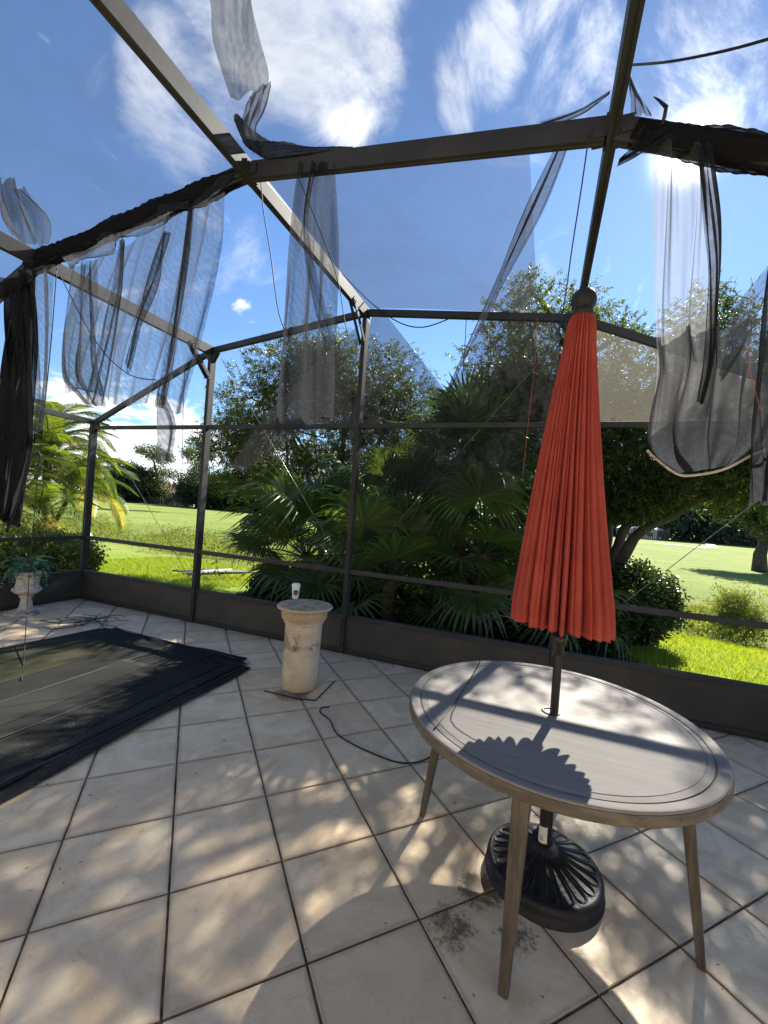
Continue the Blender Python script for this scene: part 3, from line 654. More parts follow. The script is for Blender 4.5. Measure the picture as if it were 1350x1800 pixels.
# ------------------------------------------------------------------ torn screens
def sheet(name, label, Lp, Rp, m, nu=40, nv=50, folds=3.0, amp=0.04, tang=0.0, ndir=(0, 1, 0), seed=1, taper=(1.0, 1.0), rag=0.0, crease=0, group='torn screen pieces hanging from the enclosure', cat='torn screen', stripw=None):
    rs = np.random.RandomState(seed)
    def resamp(P, n):
        P = np.array([np.array(p, float) for p in P]); s = np.concatenate([[0], np.cumsum(np.linalg.norm(np.diff(P, axis=0), axis=1))])
        t = np.linspace(0, s[-1], n); Q = np.stack([np.interp(t, s, P[:, k]) for k in range(3)], 1)
        if len(P) > 2:
            for _ in range(30): Q[1:-1] = 0.25*Q[:-2]+0.5*Q[1:-1]+0.25*Q[2:]
        return Q
    Lq, Rq = resamp(Lp, nv+1), resamp(Rp, nv+1)
    nd_ = np.array(ndir, float); nd_ /= np.linalg.norm(nd_)
    V = np.zeros((nv+1, nu+1, 3)); s = np.linspace(0, 1, nu+1)
    ph = rs.uniform(0, 6.28, 8); fr = folds*rs.uniform(0.7, 1.5, 8)*np.array([1, 1.7, .6, 2.9, 1, 1, 1, 1])
    for j in range(nv+1):
        t = j/nv; a = amp*(taper[0]*(1-t)+taper[1]*t); wv = Rq[j]-Lq[j]
        y = sum(np.sin(6.283*fr[k]*s+ph[k]+2.6*math.sin(2.2*t+ph[k+4]))*(0.9, 0.5, 0.7, 0.2)[k] for k in range(4))
        x = sum(np.cos(6.283*fr[k]*s+ph[k]*1.7+2.2*math.sin(2.6*t+ph[k+4]))*(0.9, 0.5, 0.7, 0.2)[k] for k in range(4))
        cr_ = sum(0.5*np.exp(-((s-(c0+0.06*math.sin(3*t+c0*9)))/0.018)**2) for c0 in (rs.rand(crease) if False else CR[:crease])) if crease else 0
        env = np.sin(np.pi*s)**0.35
        V[j] = Lq[j][None]+wv[None]*(s+tang*env*x)[:, None]+nd_[None]*(a*y+amp*1.5*cr_)[:, None]
    if rag:
        for q in range(3, 7): V[-1, :, 2] += rag*np.sin(s*rs.uniform(4, 22)+q)*0.35; V[-2, :, 2] += 0
        V[-1, :, 2] += rs.normal(size=nu+1)*rag*0.04
    idx = np.arange((nu+1)*(nv+1)).reshape(nv+1, nu+1)
    F = np.stack([idx[:-1, :-1], idx[:-1, 1:], idx[1:, 1:], idx[1:, :-1]], -1).reshape(-1, 4)
    o0 = V[0].mean(0); o = npmesh(name, V.reshape(-1, 3)-o0, F, m, None, True, loc=tuple(o0))
    tag(o, label, cat, group); return o
CR = [0.3, 0.55, 0.8, 0.15]
YC = 2.22
def hang(pts, y): return [py(u, v, y) for u, v in pts]
# big curtain between the two left rafters, cloth bunched along the purlin
sheet('torn_screen', 'widest torn screen curtain, hanging from the left purlin above the urn side of the patio',
      hang([(165, 460), (135, 520), (112, 620), (108, 682)], YC), hang([(396, 330), (392, 420), (375, 520), (350, 640), (325, 728)], YC), M['screen'], 120, 70, 5, 0.022, 0.012, seed=3, rag=0.05, taper=(0.5, 1.2))
for k, (L_, R_, lab, mm, sd_) in enumerate([
    ([(128, 470), (116, 580), (108, 672), (150, 712)], [(170, 455), (176, 560), (168, 650), (182, 716)], 'leftmost gathered fold of torn screen in front of the wide left curtain', 'screen', 21),
    ([(214, 425), (206, 500), (176, 610), (148, 700)], [(219, 420), (217, 500), (204, 600), (176, 716)], 'dark rope-like screen fold ending at the lower left of the wide curtain', 'screen', 22),
    ([(335, 352), (322, 440), (296, 600), (275, 712)], [(338, 352), (331, 450), (313, 590), (288, 718)], 'long dark screen ribbon hanging down to the small loose flap', 'screen', 23),
    ([(288, 410), (270, 480), (246, 545), (222, 640)], [(294, 405), (277, 490), (250, 560), (225, 655)], 'thin frayed screen fold in the middle of the wide left curtain', 'screen', 24)]):
    sheet('torn_screen', lab, hang(L_, YC-0.03-0.01*k), hang(R_, YC-0.03-0.01*k), M[mm], 22, 60, 2.6, 0.016, 0.13, seed=sd_, rag=0.02)
sheet('torn_screen', 'small loose screen flap dangling at the top of the second opening, over the far trees',
      hang([(277, 690), (276, 750), (279, 808)], YC-0.02), hang([(287, 695), (318, 748), (303, 812)], YC-0.02), M['screen_dense'], 16, 24, 1.0, 0.012, 0.02, seed=5)
sheet('torn_screen', 'narrow screen piece hanging left of the wide curtain beside the far left rafter',
      hang([(50, 470), (62, 600), (66, 700), (58, 790)], YC), hang([(93, 462), (91, 560), (82, 660), (72, 770)], YC), M['screen'], 24, 50, 2, 0.018, 0.05, seed=6, rag=0.03)
sheet('torn_screen', 'dense black bunched screen hanging at the far left edge above the urn',
      hang([(16, 500), (6, 640), (-6, 800), (-10, 905)], YC-0.06), hang([(60, 478), (62, 640), (58, 800), (22, 930)], YC-0.06), M['screen_thick'], 60, 60, 5, 0.03, 0.16, seed=7, rag=0.05)
sheet('torn_screen', 'black screen tangle wrapped over the left purlin end at the picture edge',
      hang([(-60, 500), (-70, 520), (-60, 560)], YC-0.12), hang([(80, 468), (60, 482), (44, 500)], YC-0.12), M['screen_thick'], 50, 16, 3, 0.03, 0.05, seed=8)
# crumple blown above the left joint (roof plane)
def roofp(u, v, z): return pz(u, v, z)
sheet('torn_screen', 'crumpled screen flap blown up over the far left rafter joint',
      [roofp(0, 310, 3.95), roofp(0, 345, 3.9), roofp(-5, 395, 3.85), roofp(20, 420, 3.8)], [roofp(40, 330, 3.95), roofp(85, 385, 3.9), roofp(90, 418, 3.8), roofp(85, 432, 3.75)], M['screen_dense'], 36, 30, 2.5, 0.035, 0.06, ndir=(0, .3, 1), seed=9)
# bunched cloth along the left purlin
def bunch(pts, y, name, label, r, seed, dense='screen_thick', drop=0.0):
    return bunch3([py(u, v, y) for u, v in pts], name, label, r, seed, dense)
def bunch3(P, name, label, r, seed, dense='screen_thick'):
    rs = np.random.RandomState(seed); P = np.array(P, float); s = np.concatenate([[0], np.cumsum(np.linalg.norm(np.diff(P, axis=0), axis=1))]); n = int(s[-1]/0.012)+2
    t = np.linspace(0, s[-1], n); Q = np.stack([np.interp(t, s, P[:, k]) for k in range(3)], 1); rr = np.interp(t, np.linspace(0, s[-1], len(r)), r)
    k = 72; V = []
    ph = rs.uniform(0, 6.28, 6)
    for j in range(n):
        d = Q[min(j+1, n-1)]-Q[max(j-1, 0)]; d /= np.linalg.norm(d); a = np.array([0, 1., 0]); b2 = np.cross(d, a); b2 /= np.linalg.norm(b2)
        for i in range(k):
            th = 6.283*i/k
            ra = rr[j]*(1+0.10*math.sin(3*th+ph[0]+t[j]*5)+0.08*math.sin(5*th+ph[1]-t[j]*9)+0.07*math.sin(11*th+t[j]*31+ph[2])+0.05*math.sin(19*th-t[j]*47+ph[4])+0.035*math.sin(29*th+t[j]*70+ph[5])+0.06*math.sin(t[j]*14+ph[3]))
            V.append(Q[j]+a*ra*0.75*math.cos(th)+b2*ra*math.sin(th))
    idx = np.arange(n*k).reshape(n, k); F = np.stack([idx[:-1], np.roll(idx, -1, 1)[:-1], np.roll(idx, -1, 1)[1:], idx[1:]], -1).reshape(-1, 4)
    o0 = Q[0]; o = npmesh(name, np.array(V)-o0, F, M[dense], None, True, loc=tuple(o0)); tag(o, label, 'torn screen', 'torn screen pieces hanging from the enclosure'); return o
bunch3([(x, 2.25, zr(x)-0.058-0.012*math.sin(2.2*x)**2) for x in np.linspace(-4.3, -2.05, 12)], 'torn_screen', 'black screen bundle wrapped along the left purlin', [0.075]*3+[0.068]*8+[0.05], 31)
sheet('torn_screen', 'loose scalloped screen swag draped under the left purlin',
      hang([(110, 452), (120, 470), (125, 474)], 2.14), hang([(440, 292), (400, 330), (395, 335)], 2.14), M['screen_dense'], 70, 14, 4, 0.02, 0.02, seed=10)
# long strip blown up to the roof, above the left-centre joint
sheet('torn_screen', 'pale grey screen strip lying twisted on the roof mesh above the cloud, top centre-left',
      [roofp(355, -40, 4.0), roofp(375, 20, 4.0), roofp(368, 55, 4.0), roofp(388, 115, 4.0), roofp(405, 170, 3.98)],
      [roofp(440, -40, 4.0), roofp(440, 10, 4.0), roofp(455, 75, 4.0), roofp(477, 145, 4.0), roofp(470, 160, 3.98)], M['screen_dense'], 30, 40, 1.2, 0.02, 0.015, ndir=(0, 0, 1), seed=12)
sheet('torn_screen', 'dark folded tail of the roof strip gathered at the centre-left rafter joint',
      [roofp(440, 165, 3.97), roofp(426, 205, 3.96), roofp(424, 222, 3.95), roofp(440, 262, 3.93)],
      [roofp(477, 145, 3.97), roofp(462, 212, 3.96), roofp(440, 225, 3.95), roofp(470, 278, 3.93)], M['screen_dense'], 24, 30, 2.5, 0.012, 0.12, ndir=(0, 0, 1), seed=13)
bunch([(415, 205), (440, 245), (475, 268), (530, 270), (620, 262)], 2.24, 'torn_screen', 'black screen twist lying along the purlin right of the centre-left rafter', [0.02, 0.05, 0.05, 0.03, 0.012], 32)
# long hanging piece in front of the centre-left rafter
sheet('torn_screen', 'long double screen strip hanging across the centre-left rafter',
      hang([(530, 288), (512, 430), (498, 560), (484, 690), (479, 770)], YC), hang([(588, 285), (591, 420), (590, 560), (589, 690), (586, 735)], YC), M['screen_dense'], 50, 70, 2.2, 0.02, 0.03, seed=14, rag=0.03)
sheet('torn_screen', 'crossed screen ribbon twisting down the upper half of the long centre-left strip',
      hang([(548, 290), (530, 380), (532, 440), (550, 520), (575, 620)], YC-0.04), hang([(556, 290), (541, 380), (545, 430), (562, 505), (590, 600)], YC-0.04), M['screen'], 12, 50, 2, 0.012, 0.14, seed=15)
# rolled diagonal strip
sheet('torn_screen', 'rolled screen band slanting down to the fan palm, left of the parasol',
      [py(985, 240, 2.25), py(925, 360, 2.7), py(872, 490, 3.3), py(784, 690, 4.2)], [py(1008, 234, 2.25), py(962, 360, 2.7), py(888, 490, 3.3), py(789, 693, 4.2)], M['screen_dense'], 24, 60, 2.6, 0.012, 0.12, seed=16)
sheet('torn_screen', 'thin torn screen corner pulled up over the purlin beside the dark right rafter',
      [py(950, 216, 2.26), py(1010, 196, 2.2), py(1072, 160, 2.05)], [py(955, 222, 2.26), py(1035, 200, 2.2), py(1072, 164, 2.05)], M['screen_dense'], 12, 24, 2, 0.008, 0.1, seed=17)
# large loose sheet hanging behind the back wall, over the palms
YS = YW+0.075
def poly_sheet(name, label, pts, y, m, seed, wob=0.02):
    b = MB(); rs = np.random.RandomState(seed)
    P = [py(u, v, y) for u, v in pts]
    import bmesh
    from mathutils.geometry import tessellate_polygon
    bm = bmesh.new(); vs = [bm.verts.new(Vector(p)) for p in P]
    for t3 in tessellate_polygon([[Vector((p[0], p[2], 0)) for p in P]]): bm.faces.new([vs[q] for q in t3])
    bmesh.ops.recalc_face_normals(bm, faces=bm.faces[:])
    for _ in range(4): bmesh.ops.subdivide_edges(bm, edges=bm.edges[:], cuts=1, use_grid_fill=True)
    for v in bm.verts: v.co.y += wob*(math.sin(v.co.x*5+seed)+0.6*math.sin(v.co.z*4+v.co.x*3)) + wob*0.3*math.sin(v.co.x*17)
    o0 = Vector(P[0])
    for v in bm.verts: v.co -= o0
    me = bpy.data.meshes.new(name); bm.to_mesh(me); bm.free(); me.materials.append(m)
    o = bpy.data.objects.new(name, me); COL.objects.link(o); o.location = o0
    tag(o, label, 'torn screen', 'torn screen pieces hanging from the enclosure'); return o
poly_sheet('torn_screen', 'broad dark loose screen hanging across the fan palm behind the back wall',
           [(655, 556), (678, 552), (785, 690), (820, 640), (850, 560), (985, 556), (980, 745), (900, 862), (806, 878), (640, 850), (610, 800), (620, 700)], YW+0.07, M['screen_wall'], 3)
poly_sheet('torn_screen', 'dark triangular loose screen hanging left of the middle post over the bottlebrush tree',
           [(628, 570), (560, 640), (470, 720), (408, 820), (428, 832), (520, 765), (625, 748)], YW+0.07, M['screen_wall'], 5)
# right side
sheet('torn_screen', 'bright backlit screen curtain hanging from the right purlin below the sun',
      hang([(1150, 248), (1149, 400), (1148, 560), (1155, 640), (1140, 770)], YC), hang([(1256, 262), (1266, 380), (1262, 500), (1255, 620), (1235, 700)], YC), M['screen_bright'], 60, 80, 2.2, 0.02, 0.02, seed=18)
sheet('torn_screen', 'dark vertical screen fold at the right edge of the bright backlit curtain',
      hang([(1225, 255), (1236, 380), (1248, 470), (1240, 620), (1225, 705)], YC-0.04), hang([(1250, 258), (1266, 380), (1266, 480), (1258, 640), (1238, 712)], YC-0.04), M['screen_dense'], 22, 60, 2.2, 0.015, 0.12, seed=19)
sheet('torn_screen', 'sagging screen pouch with pale hem hanging at the right above the lawn',
      hang([(1150, 590), (1160, 650), (1136, 745), (1135, 795), (1190, 832)], YC+0.03), hang([(1345, 560), (1352, 650), (1345, 740), (1335, 780), (1290, 818)], YC+0.03), M['screen_dense'], 70, 60, 3, 0.035, 0.03, seed=20)
sheet('torn_screen', 'dense hanging screen end cut off by the right picture edge',
      hang([(1352, 470), (1338, 600), (1325, 760), (1318, 880)], YC-0.05), hang([(1420, 440), (1415, 600), (1405, 760), (1390, 892)], YC-0.05), M['screen_dense'], 40, 50, 3, 0.03, 0.08, seed=25, rag=0.03)
sheet('torn_screen', 'slanting thin screen edge crossing from the right picture edge to the pouch',
      hang([(1290, 540), (1275, 600), (1262, 660)], YC), hang([(1380, 430), (1320, 590), (1272, 668)], YC), M['screen'], 20, 30, 1.5, 0.015, 0.03, seed=26)
bunch3([(x, 2.25, zr(x)-0.058-0.008*math.sin(5*x)**2) for x in np.linspace(0.29, 2.32, 12)], 'torn_screen', 'thick black screen wrap around the right purlin under the sun', [0.05]+[0.066, 0.07, 0.068, 0.072]+[0.07]*7, 33)
sheet('torn_screen', 'pointed screen corner hanging below the right purlin just beside the dark rafter',
      hang([(1128, 226), (1108, 255), (1086, 286)], YC-0.03), hang([(1195, 240), (1160, 256), (1090, 284)], YC-0.03), M['screen_dense'], 24, 24, 3, 0.015, 0.06, seed=27)
sheet('torn_screen', 'small upright screen tuft standing above the right purlin by the dark rafter',
      [py(1105, 135, 2.18), py(1108, 165, 2.2), py(1110, 200, 2.24)], [py(1107, 134, 2.18), py(1125, 165, 2.2), py(1146, 204, 2.24)], M['screen_dense'], 16, 20, 2, 0.01, 0.08, seed=28)
cord('screen_hem', 'pale hem edge along the bottom of the sagging right screen pouch', hang([(1137, 792), (1160, 812), (1190, 833), (1215, 836), (1270, 826), (1322, 800), (1348, 790)], YC+0.02), 0.006, 'urn', 'screen hem')
b = MB()
b.tube([py(1158, 238, 2.24), py(1168, 205, 2.2), py(1171, 188, 2.18), py(1158, 176, 2.15), py(1149, 170, 2.12)], [0.006, 0.008, 0.009, 0.005, 0.002], 6)
o = b.build('torn_scrap', M['cord']); tag(o, 'curled black screen scrap sticking up from the right purlin near the sun', 'screen scrap')

# ------------------------------------------------------------------ cords
GC = 'loose spline cords hanging from the frame'
cord('spline_cord', 'thin black cord hanging from the centre-left rafter joint against blue sky', hang([(458, 312), (463, 370), (476, 450), (490, 550), (510, 600)], YC), 0.0035, group=GC)
cord('spline_cord', 'thin black cord hanging beside the dark rafter down to the parasol top', [py(1036, 232, 2.2), py(1022, 330, 2.3), py(1005, 440, 2.5), py(994, 520, 2.6), py(980, 600, 2.6)], 0.0035, group=GC)
cord('spline_cord', 'black cord trailing from the left joint to the patio floor near the black pile', [py(100, 470, 2.2), py(90, 600, 2.25), py(72, 780, 2.35), py(58, 930, 2.6), py(48, 1060, 3.0), pz(42, 1160, 0.05), pz(38, 1195, 0.04)], 0.004, group=GC)
cord('spline_cord', 'black cord looping from the far left joint across the wide torn curtain', [py(98, 468, 2.17), py(150, 570, 2.12), py(188, 625, 2.12), py(230, 660, 2.12), py(275, 668, 2.12)], 0.0035, group=GC)
cord('spline_cord', 'slack black cord looping below the back beam right of the middle post', [py(600, 480, 4.15), py(650, 530, 4.22), py(700, 566, 4.24), py(745, 575, 4.24), py(800, 556, 4.24)], 0.006, group=GC)
cord('spline_cord', 'thin cord hanging from the purlin over the long centre strip', hang([(515, 292), (540, 350), (590, 480), (605, 560), (612, 590)], YC-0.08), 0.003, group=GC)
cord('spline_cord', 'fine straight cord hanging over the small loose flap', hang([(325, 640), (322, 720), (320, 830)], YC), 0.002, group=GC)
cord('spline_cord', 'fine straight cord hanging below the back beam above the fan palm', [py(820, 556, 4.24), py(817, 610, 4.24), py(813, 668, 4.24)], 0.004, group=GC)
cord('screen_edge_cord', 'black taut cord crossing the bright sky right of the dark rafter', [py(1112, 114, 2.1), py(1180, 108, 2.0), py(1280, 88, 1.9), py(1380, 60, 1.8)], 0.005, cat='cord')
cord('red_thread', 'frayed red thread hanging left of the parasol', [py(945, 560, 3.0), py(940, 640, 3.0), py(930, 730, 3.0), py(919, 835, 3.0)], 0.0014, 'thread', 'thread')
cord('red_thread', 'short frayed red thread hanging inside the right screen pouch', [py(1315, 602, 2.1), py(1320, 660, 2.1), py(1337, 720, 2.1)], 0.0012, 'thread', 'thread')
cord('spline_cord', 'black cord from the parasol ribs down across the table top', [np.array([-0.02, 2.13, 1.12]), py(868, 1085, 2.25), py(845, 1160, 2.3), pz(800, 1235, 0.75), pz(762, 1283, 0.75)], 0.003)
cord('floor_cord', 'single black cord curving across the tiles between pedestal and table', [pz(u, v, 0.006) for u, v in ((579, 1243), (566, 1244), (563, 1252), (580, 1266), (591, 1288), (615, 1305), (650, 1322), (700, 1340), (740, 1338), (775, 1318))], 0.005)
cord('edge_strip', 'thin black angled strip wedged under the stone pedestal', [pz(u, v, 0.006) for u, v in ((464, 1214), (490, 1220), (524, 1228), (552, 1231), (555, 1231), (588, 1197))], 0.005, smooth_n=1, cat='strip')
b = MB(); rs = np.random.RandomState(5)
for k in range(9):
    c = pz(150+rs.uniform(-8, 10), 1096+rs.uniform(-3, 3)); a = rs.uniform(0, 6.28); L1 = rs.uniform(0.25, 0.62)
    pts = [c+np.array([math.cos(a)*L1*s_+0.12*math.sin(3*s_+k)*(-math.sin(a)), math.sin(a)*L1*0.6*s_+0.10*math.sin(3.1*s_+k), 0.006+0.004*k*0.6+0.03*abs(math.sin(2*s_+k))*0.6]) for s_ in np.linspace(-1, 1, 16)]
    b.tube([p-pz(150, 1096) for p in pts], 0.0042, 5)
o = b.build('cord_tangle', M['cord'], None, True, loc=tuple(pz(150, 1096))); tag(o, 'loose tangle of black spline cord on the tiles behind the black pile', 'cord tangle')

# ------------------------------------------------------------------ pile of folded screen panels
pile = empty('screen_pile', (-3.6, 2.4, 0)); tag(pile, 'flat pile of folded black mesh panels lying on the tiled floor', 'mesh pile')
def layer(pts, z, m, seed, name='mesh_sheet', th=0.0015, wob=0.004, label=None):
    """a real quad sheet with small waves and thickness; pts 4 corners xy (ccw)"""
    rs = np.random.RandomState(seed); nu, nv = 46, 46; P = [np.array(p, float) for p in pts]; V = []
    ph = [1.0, 2.0, 3.0, 4.0, 5.0]
    def hz(x, y): return wob*(math.sin(x*3.1+ph[0]+y)+math.sin(y*2.3+ph[1])*0.7+0.5*math.sin(x*9+y*4+ph[2])+0.35*math.sin(y*13-x*5+ph[3]))
    for lay in (0, 1):
        for j in range(nv+1):
            for i in range(nu+1):
                s, t = i/nu, j/nv; q = (P[0]*(1-s)+P[1]*s)*(1-t)+(P[3]*(1-s)+P[2]*s)*t
                e = 0.010*math.sin(17*s+seed)*(t < 0.02 or t > 0.98)+0.010*math.sin(15*t+seed)*(s < 0.02 or s > 0.98)
                V.append((q[0]+e+3.6, q[1]+e-2.4, z+hz(*q)+(0 if lay == 0 else th)))
    k = (nu+1)*(nv+1); idx = np.arange(k).reshape(nv+1, nu+1)
    A = np.stack([idx[:-1, :-1], idx[:-1, 1:], idx[1:, 1:], idx[1:, :-1]], -1).reshape(-1, 4)
    ring = np.concatenate([idx[0, :], idx[1:, -1], idx[-1, -2::-1], idx[-2:0:-1, 0]])
    B = np.stack([ring, np.roll(ring, -1), np.roll(ring, -1)+k, ring+k], 1)
    o = npmesh(name, V, np.concatenate([A[:, ::-1], A+k, B]), m, pile, True)
    if label: o['label'] = label
    return o
layer([(-5.1, -0.2), (-2.40, -0.1), (-2.52, 3.38), (-4.75, 3.42)], 0.014, M['pile'], 1)
layer([(-5.0, -0.3), (-2.50, -0.2), (-2.70, 3.55), (-4.70, 3.47)], 0.0175, M['pile_b'], 2)
layer([(-4.95, -0.3), (-2.60, -0.3), (-2.62, 3.42), (-4.60, 3.52)], 0.021, M['pile'], 3, label='black mesh sheet with a grey dusty surface')
layer([(-3.62, -0.2), (-2.66, -0.25), (-2.78, 3.28), (-3.62, 3.46)], 0.0245, M['pile_g'], 6, label='grey dusty mesh strip')
layer([(-4.9, -0.1), (-3.10, -0.3), (-3.02, 3.46), (-4.55, 3.48)], 0.028, M['pile_b'], 4)
layer([(-3.60, -0.2), (-3.12, -0.25), (-3.30, 2.9), (-3.62, 2.9)], 0.0315, M['pile_g'], 9, label='narrow pale dusty mesh strip')
layer([(-5.0, 0.1), (-3.95, 0.1), (-3.92, 3.10), (-4.62, 3.12)], 0.0315, M['pile_o'], 5, label='olive tinted mesh sheet')
layer([(-3.4, -0.4), (-2.50, -0.4), (-2.56, 1.62), (-3.3, 1.50)], 0.0285, M['pile_b'], 8, label='blackest folded end of the pile')
for k, (p0, p1) in enumerate([((-2.56, -0.3), (-2.58, 3.40)), ((-3.08, -0.3), (-3.04, 3.5)), ((-3.62, -0.3), (-3.58, 3.5)), ((-2.72, 3.44), (-4.6, 3.5))]):
    b = MB(); b.tube([(p0[0]+3.6+(p1[0]-p0[0])*t+0.006*math.sin(9*t+k), p0[1]-2.4+(p1[1]-p0[1])*t, 0.033+0.004*math.sin(7*t)) for t in np.linspace(0, 1, 24)], 0.0045, 5); b.build('hem_cord', M['cord'], pile, True)

# ------------------------------------------------------------------ round table
TC = (0.104, 2.105); TH = 0.745
table = empty('patio_table', (TC[0], TC[1], 0)); tag(table, 'round weathered grey wood patio table with splayed legs, holding the parasol', 'table')
RT = 0.655
b = MB()
prof = [(0.03, TH-0.045), (0.60, TH-0.045), (0.60, TH-0.002), (0.5775, TH), (0.5765, TH-0.002), (0.5735, TH-0.002), (0.5715, TH), (0.45, TH), (0.03, TH)]
b.lathe(prof, 128); o = b.build('tabletop', M['wood_top'], table, False)
b = MB(); b.lathe([(0.6505, TH-0.006), (0.649, TH+0.001), (0.644, TH+0.003), (0.635, TH+0.003), (0.612, TH+0.001), (0.606, TH-0.002), (0.603, TH-0.008), (0.603, TH-0.012)], 128); b.build('rim_top', M['wood_top'], table, True)
b = MB(); b.lathe([(0.603, TH-0.050), (0.645, TH-0.050), (0.651, TH-0.046), (RT, TH-0.040), (RT, TH-0.012), (0.6525, TH-0.0065), (0.603, TH-0.0065)], 128)
o = b.build('rim', M['wood_rim'], table, True); o.modifiers.new('es', 'EDGE_SPLIT').split_angle = R(50)
b = MB(); b.lathe([(0.0305, TH-0.04), (0.0305, TH+0.0035), (0.036, TH+0.005), (0.041, TH+0.003), (0.042, TH-0.04)], 40); b.build('hole_ring', M['pole'], table, True)
for k, a in enumerate((170, 259, -18, 80)):
    a = R(a); ca, sa = math.cos(a), math.sin(a)
    t0, t1 = 0.50, 0.60
    b = MB(); sx = Vector((-sa, ca, 0)); sy = Vector((ca, sa, 0))
    def ringp(r, z, w, d): c = Vector((ca*r, sa*r, z)); return [c-sx*w-sy*d, c+sx*w-sy*d, c+sx*w+sy*d, c-sx*w+sy*d]
    vs = ringp(t0, TH-0.047, 0.033, 0.022)+ringp(0.52, 0.60, 0.031, 0.021)+ringp(t1, 0.0, 0.017, 0.014)
    b.add(vs, [(0, 1, 5, 4), (1, 2, 6, 5), (2, 3, 7, 6), (3, 0, 4, 7), (4, 5, 9, 8), (5, 6, 10, 9), (6, 7, 11, 10), (7, 4, 8, 11), (3, 2, 1, 0), (8, 9, 10, 11)])
    b.build('leg', M['wood_leg'], table, False, 0.004)
    # diagonal strut from the leg to the underside, and stretcher under the top
    b = MB(); b.extr([(-0.016, -0.02), (0.016, -0.02), (0.016, 0.02), (-0.016, 0.02)], (ca*0.505, sa*0.505, 0.50), (ca*0.26, sa*0.26, TH-0.085), tuple(sx)); b.build('strut', M['wood_leg'], table, False, 0.003)
    b = MB(); b.extr([(-0.014, -0.036), (0.014, -0.036), (0.014, 0.036), (-0.014, 0.036)], (ca*0.48, sa*0.48, TH-0.086), (ca*0.06, sa*0.06, TH-0.086), tuple(sx)); b.build('bearer', M['wood_leg'], table, False, 0.003)

# ------------------------------------------------------------------ parasol
UC = (0.117, 2.085)
par = empty('parasol', (UC[0], UC[1], 0)); tag(par, 'closed red market parasol with black ball finial rising through the grey table', 'parasol')
b = MB(); b.tube([(0, 0, 0.16), (0, 0, 2.56)], 0.0185, 24); b.build('pole', M['pole'], par, True).modifiers.new('e', 'EDGE_SPLIT').split_angle = R(50)
b = MB(); b.lathe([(0.0207, 1.02), (0.024, 1.022), (0.024, 1.07), (0.034, 1.075), (0.034, 1.11), (0.024, 1.115), (0.0207, 1.14)], 32); b.build('runner_collar', M['pole'], par, True)
# canopy
NT, NZ = 960, 90; Z0, Z1 = 1.13, 2.588
rs = np.random.RandomState(4)
th = np.linspace(0, 2*np.pi, NT, endpoint=False)
npl = 34
edges = np.sort(np.linspace(0, 2*np.pi, npl, endpoint=False)+rs.uniform(-0.06, 0.06, npl))
nb = 27
edgb = np.sort(np.linspace(0, 2*np.pi, nb, endpoint=False)+rs.uniform(-0.10, 0.10, nb))
def cell(th, e):
    e2 = np.concatenate([e, [e[0]+2*np.pi]]); t = np.where(th < e[0], th+2*np.pi, th); k = np.clip(np.searchsorted(e2, t, side='right')-1, 0, len(e)-1)
    return (t-e2[k])/(e2[k+1]-e2[k]), k
f1, k1 = cell(th, edges); f2, k2 = cell(th, edgb)
d1 = rs.uniform(0.6, 1.4, npl)[k1]; d2 = rs.uniform(0.7, 1.3, nb)[k2]; zl = rs.uniform(-0.012, 0.012, nb)[k2]
V = np.zeros((NZ+1, NT, 3))
for j in range(NZ+1):
    t = j/NZ       # 0 top .. 1 bottom
    Rz = np.interp(t, [0, 0.012, 0.03, 0.10, 0.35, 0.7, 0.93, 1.0], [0.030, 0.052, 0.060, 0.070, 0.115, 0.177, 0.219, 0.224])
    lob1 = np.abs(np.sin(np.pi*f1))**0.6; lob2 = np.abs(np.sin(np.pi*f2))**0.55
    a1 = Rz*0.16*d1*(1-0.65*t)+0.002; a2 = (0.006+0.058*t**1.5)*d2*t**0.5
    rr = Rz-a1*(1-lob1)-a2*(1-lob2)*1.0
    # deep slits between the lower lobes
    rr -= 0.04*t**3*np.exp(-(np.minimum(f2, 1-f2)/0.06)**2)
    tw = 0.05*np.sin(3*th+2*t)*t+0.02*math.sin(4*t)+0.022*np.sin(11*th+5*t+1)*t*(1-t)*4*0.6+0.012*np.sin(17*th-7*t)*t
    zb = Z0+0.026+zl*0.8+0.014*(1-lob2)+0.018*np.cos(th-math.pi*1.05)+0.0*th
    z = Z1+(zb-Z1)*t
    sx_ = -0.012*math.sin(math.pi*t)
    V[j, :, 0] = rr*np.cos(th+tw)+sx_; V[j, :, 1] = rr*np.sin(th+tw); V[j, :, 2] = z
idx = np.arange((NZ+1)*NT).reshape(NZ+1, NT)
F = np.stack([idx[:-1], np.roll(idx, -1, 1)[:-1], np.roll(idx, -1, 1)[1:], idx[1:]], -1).reshape(-1, 4)[:, ::-1]
cn = npmesh('canopy', V.reshape(-1, 3), F, M['red'], par, True)
sm_ = cn.modifiers.new('s', 'SOLIDIFY'); sm_.thickness = 0.0015
for k in range(8):
    a = 2*math.pi*k/8+0.2; b = MB(); b.tube([(0.03*math.cos(a), 0.03*math.sin(a), 2.5), (0.12*math.cos(a), 0.12*math.sin(a), 1.19)], 0.006, 6); b.build('rib', M['pole'], par, True)
b = MB(); b.lathe([(0.028, 2.565), (0.046, 2.575), (0.047, 2.60), (0.036, 2.607), (0.050, 2.622), (0.056, 2.645), (0.053, 2.668), (0.040, 2.688), (0.020, 2.698), (0.002, 2.701)], 40); b.build('finial', M['black'], par, True)
b = MB(); b.tube([(0.0, 0, 2.66), (0.0, 0, 2.66)], 0.0, 3)
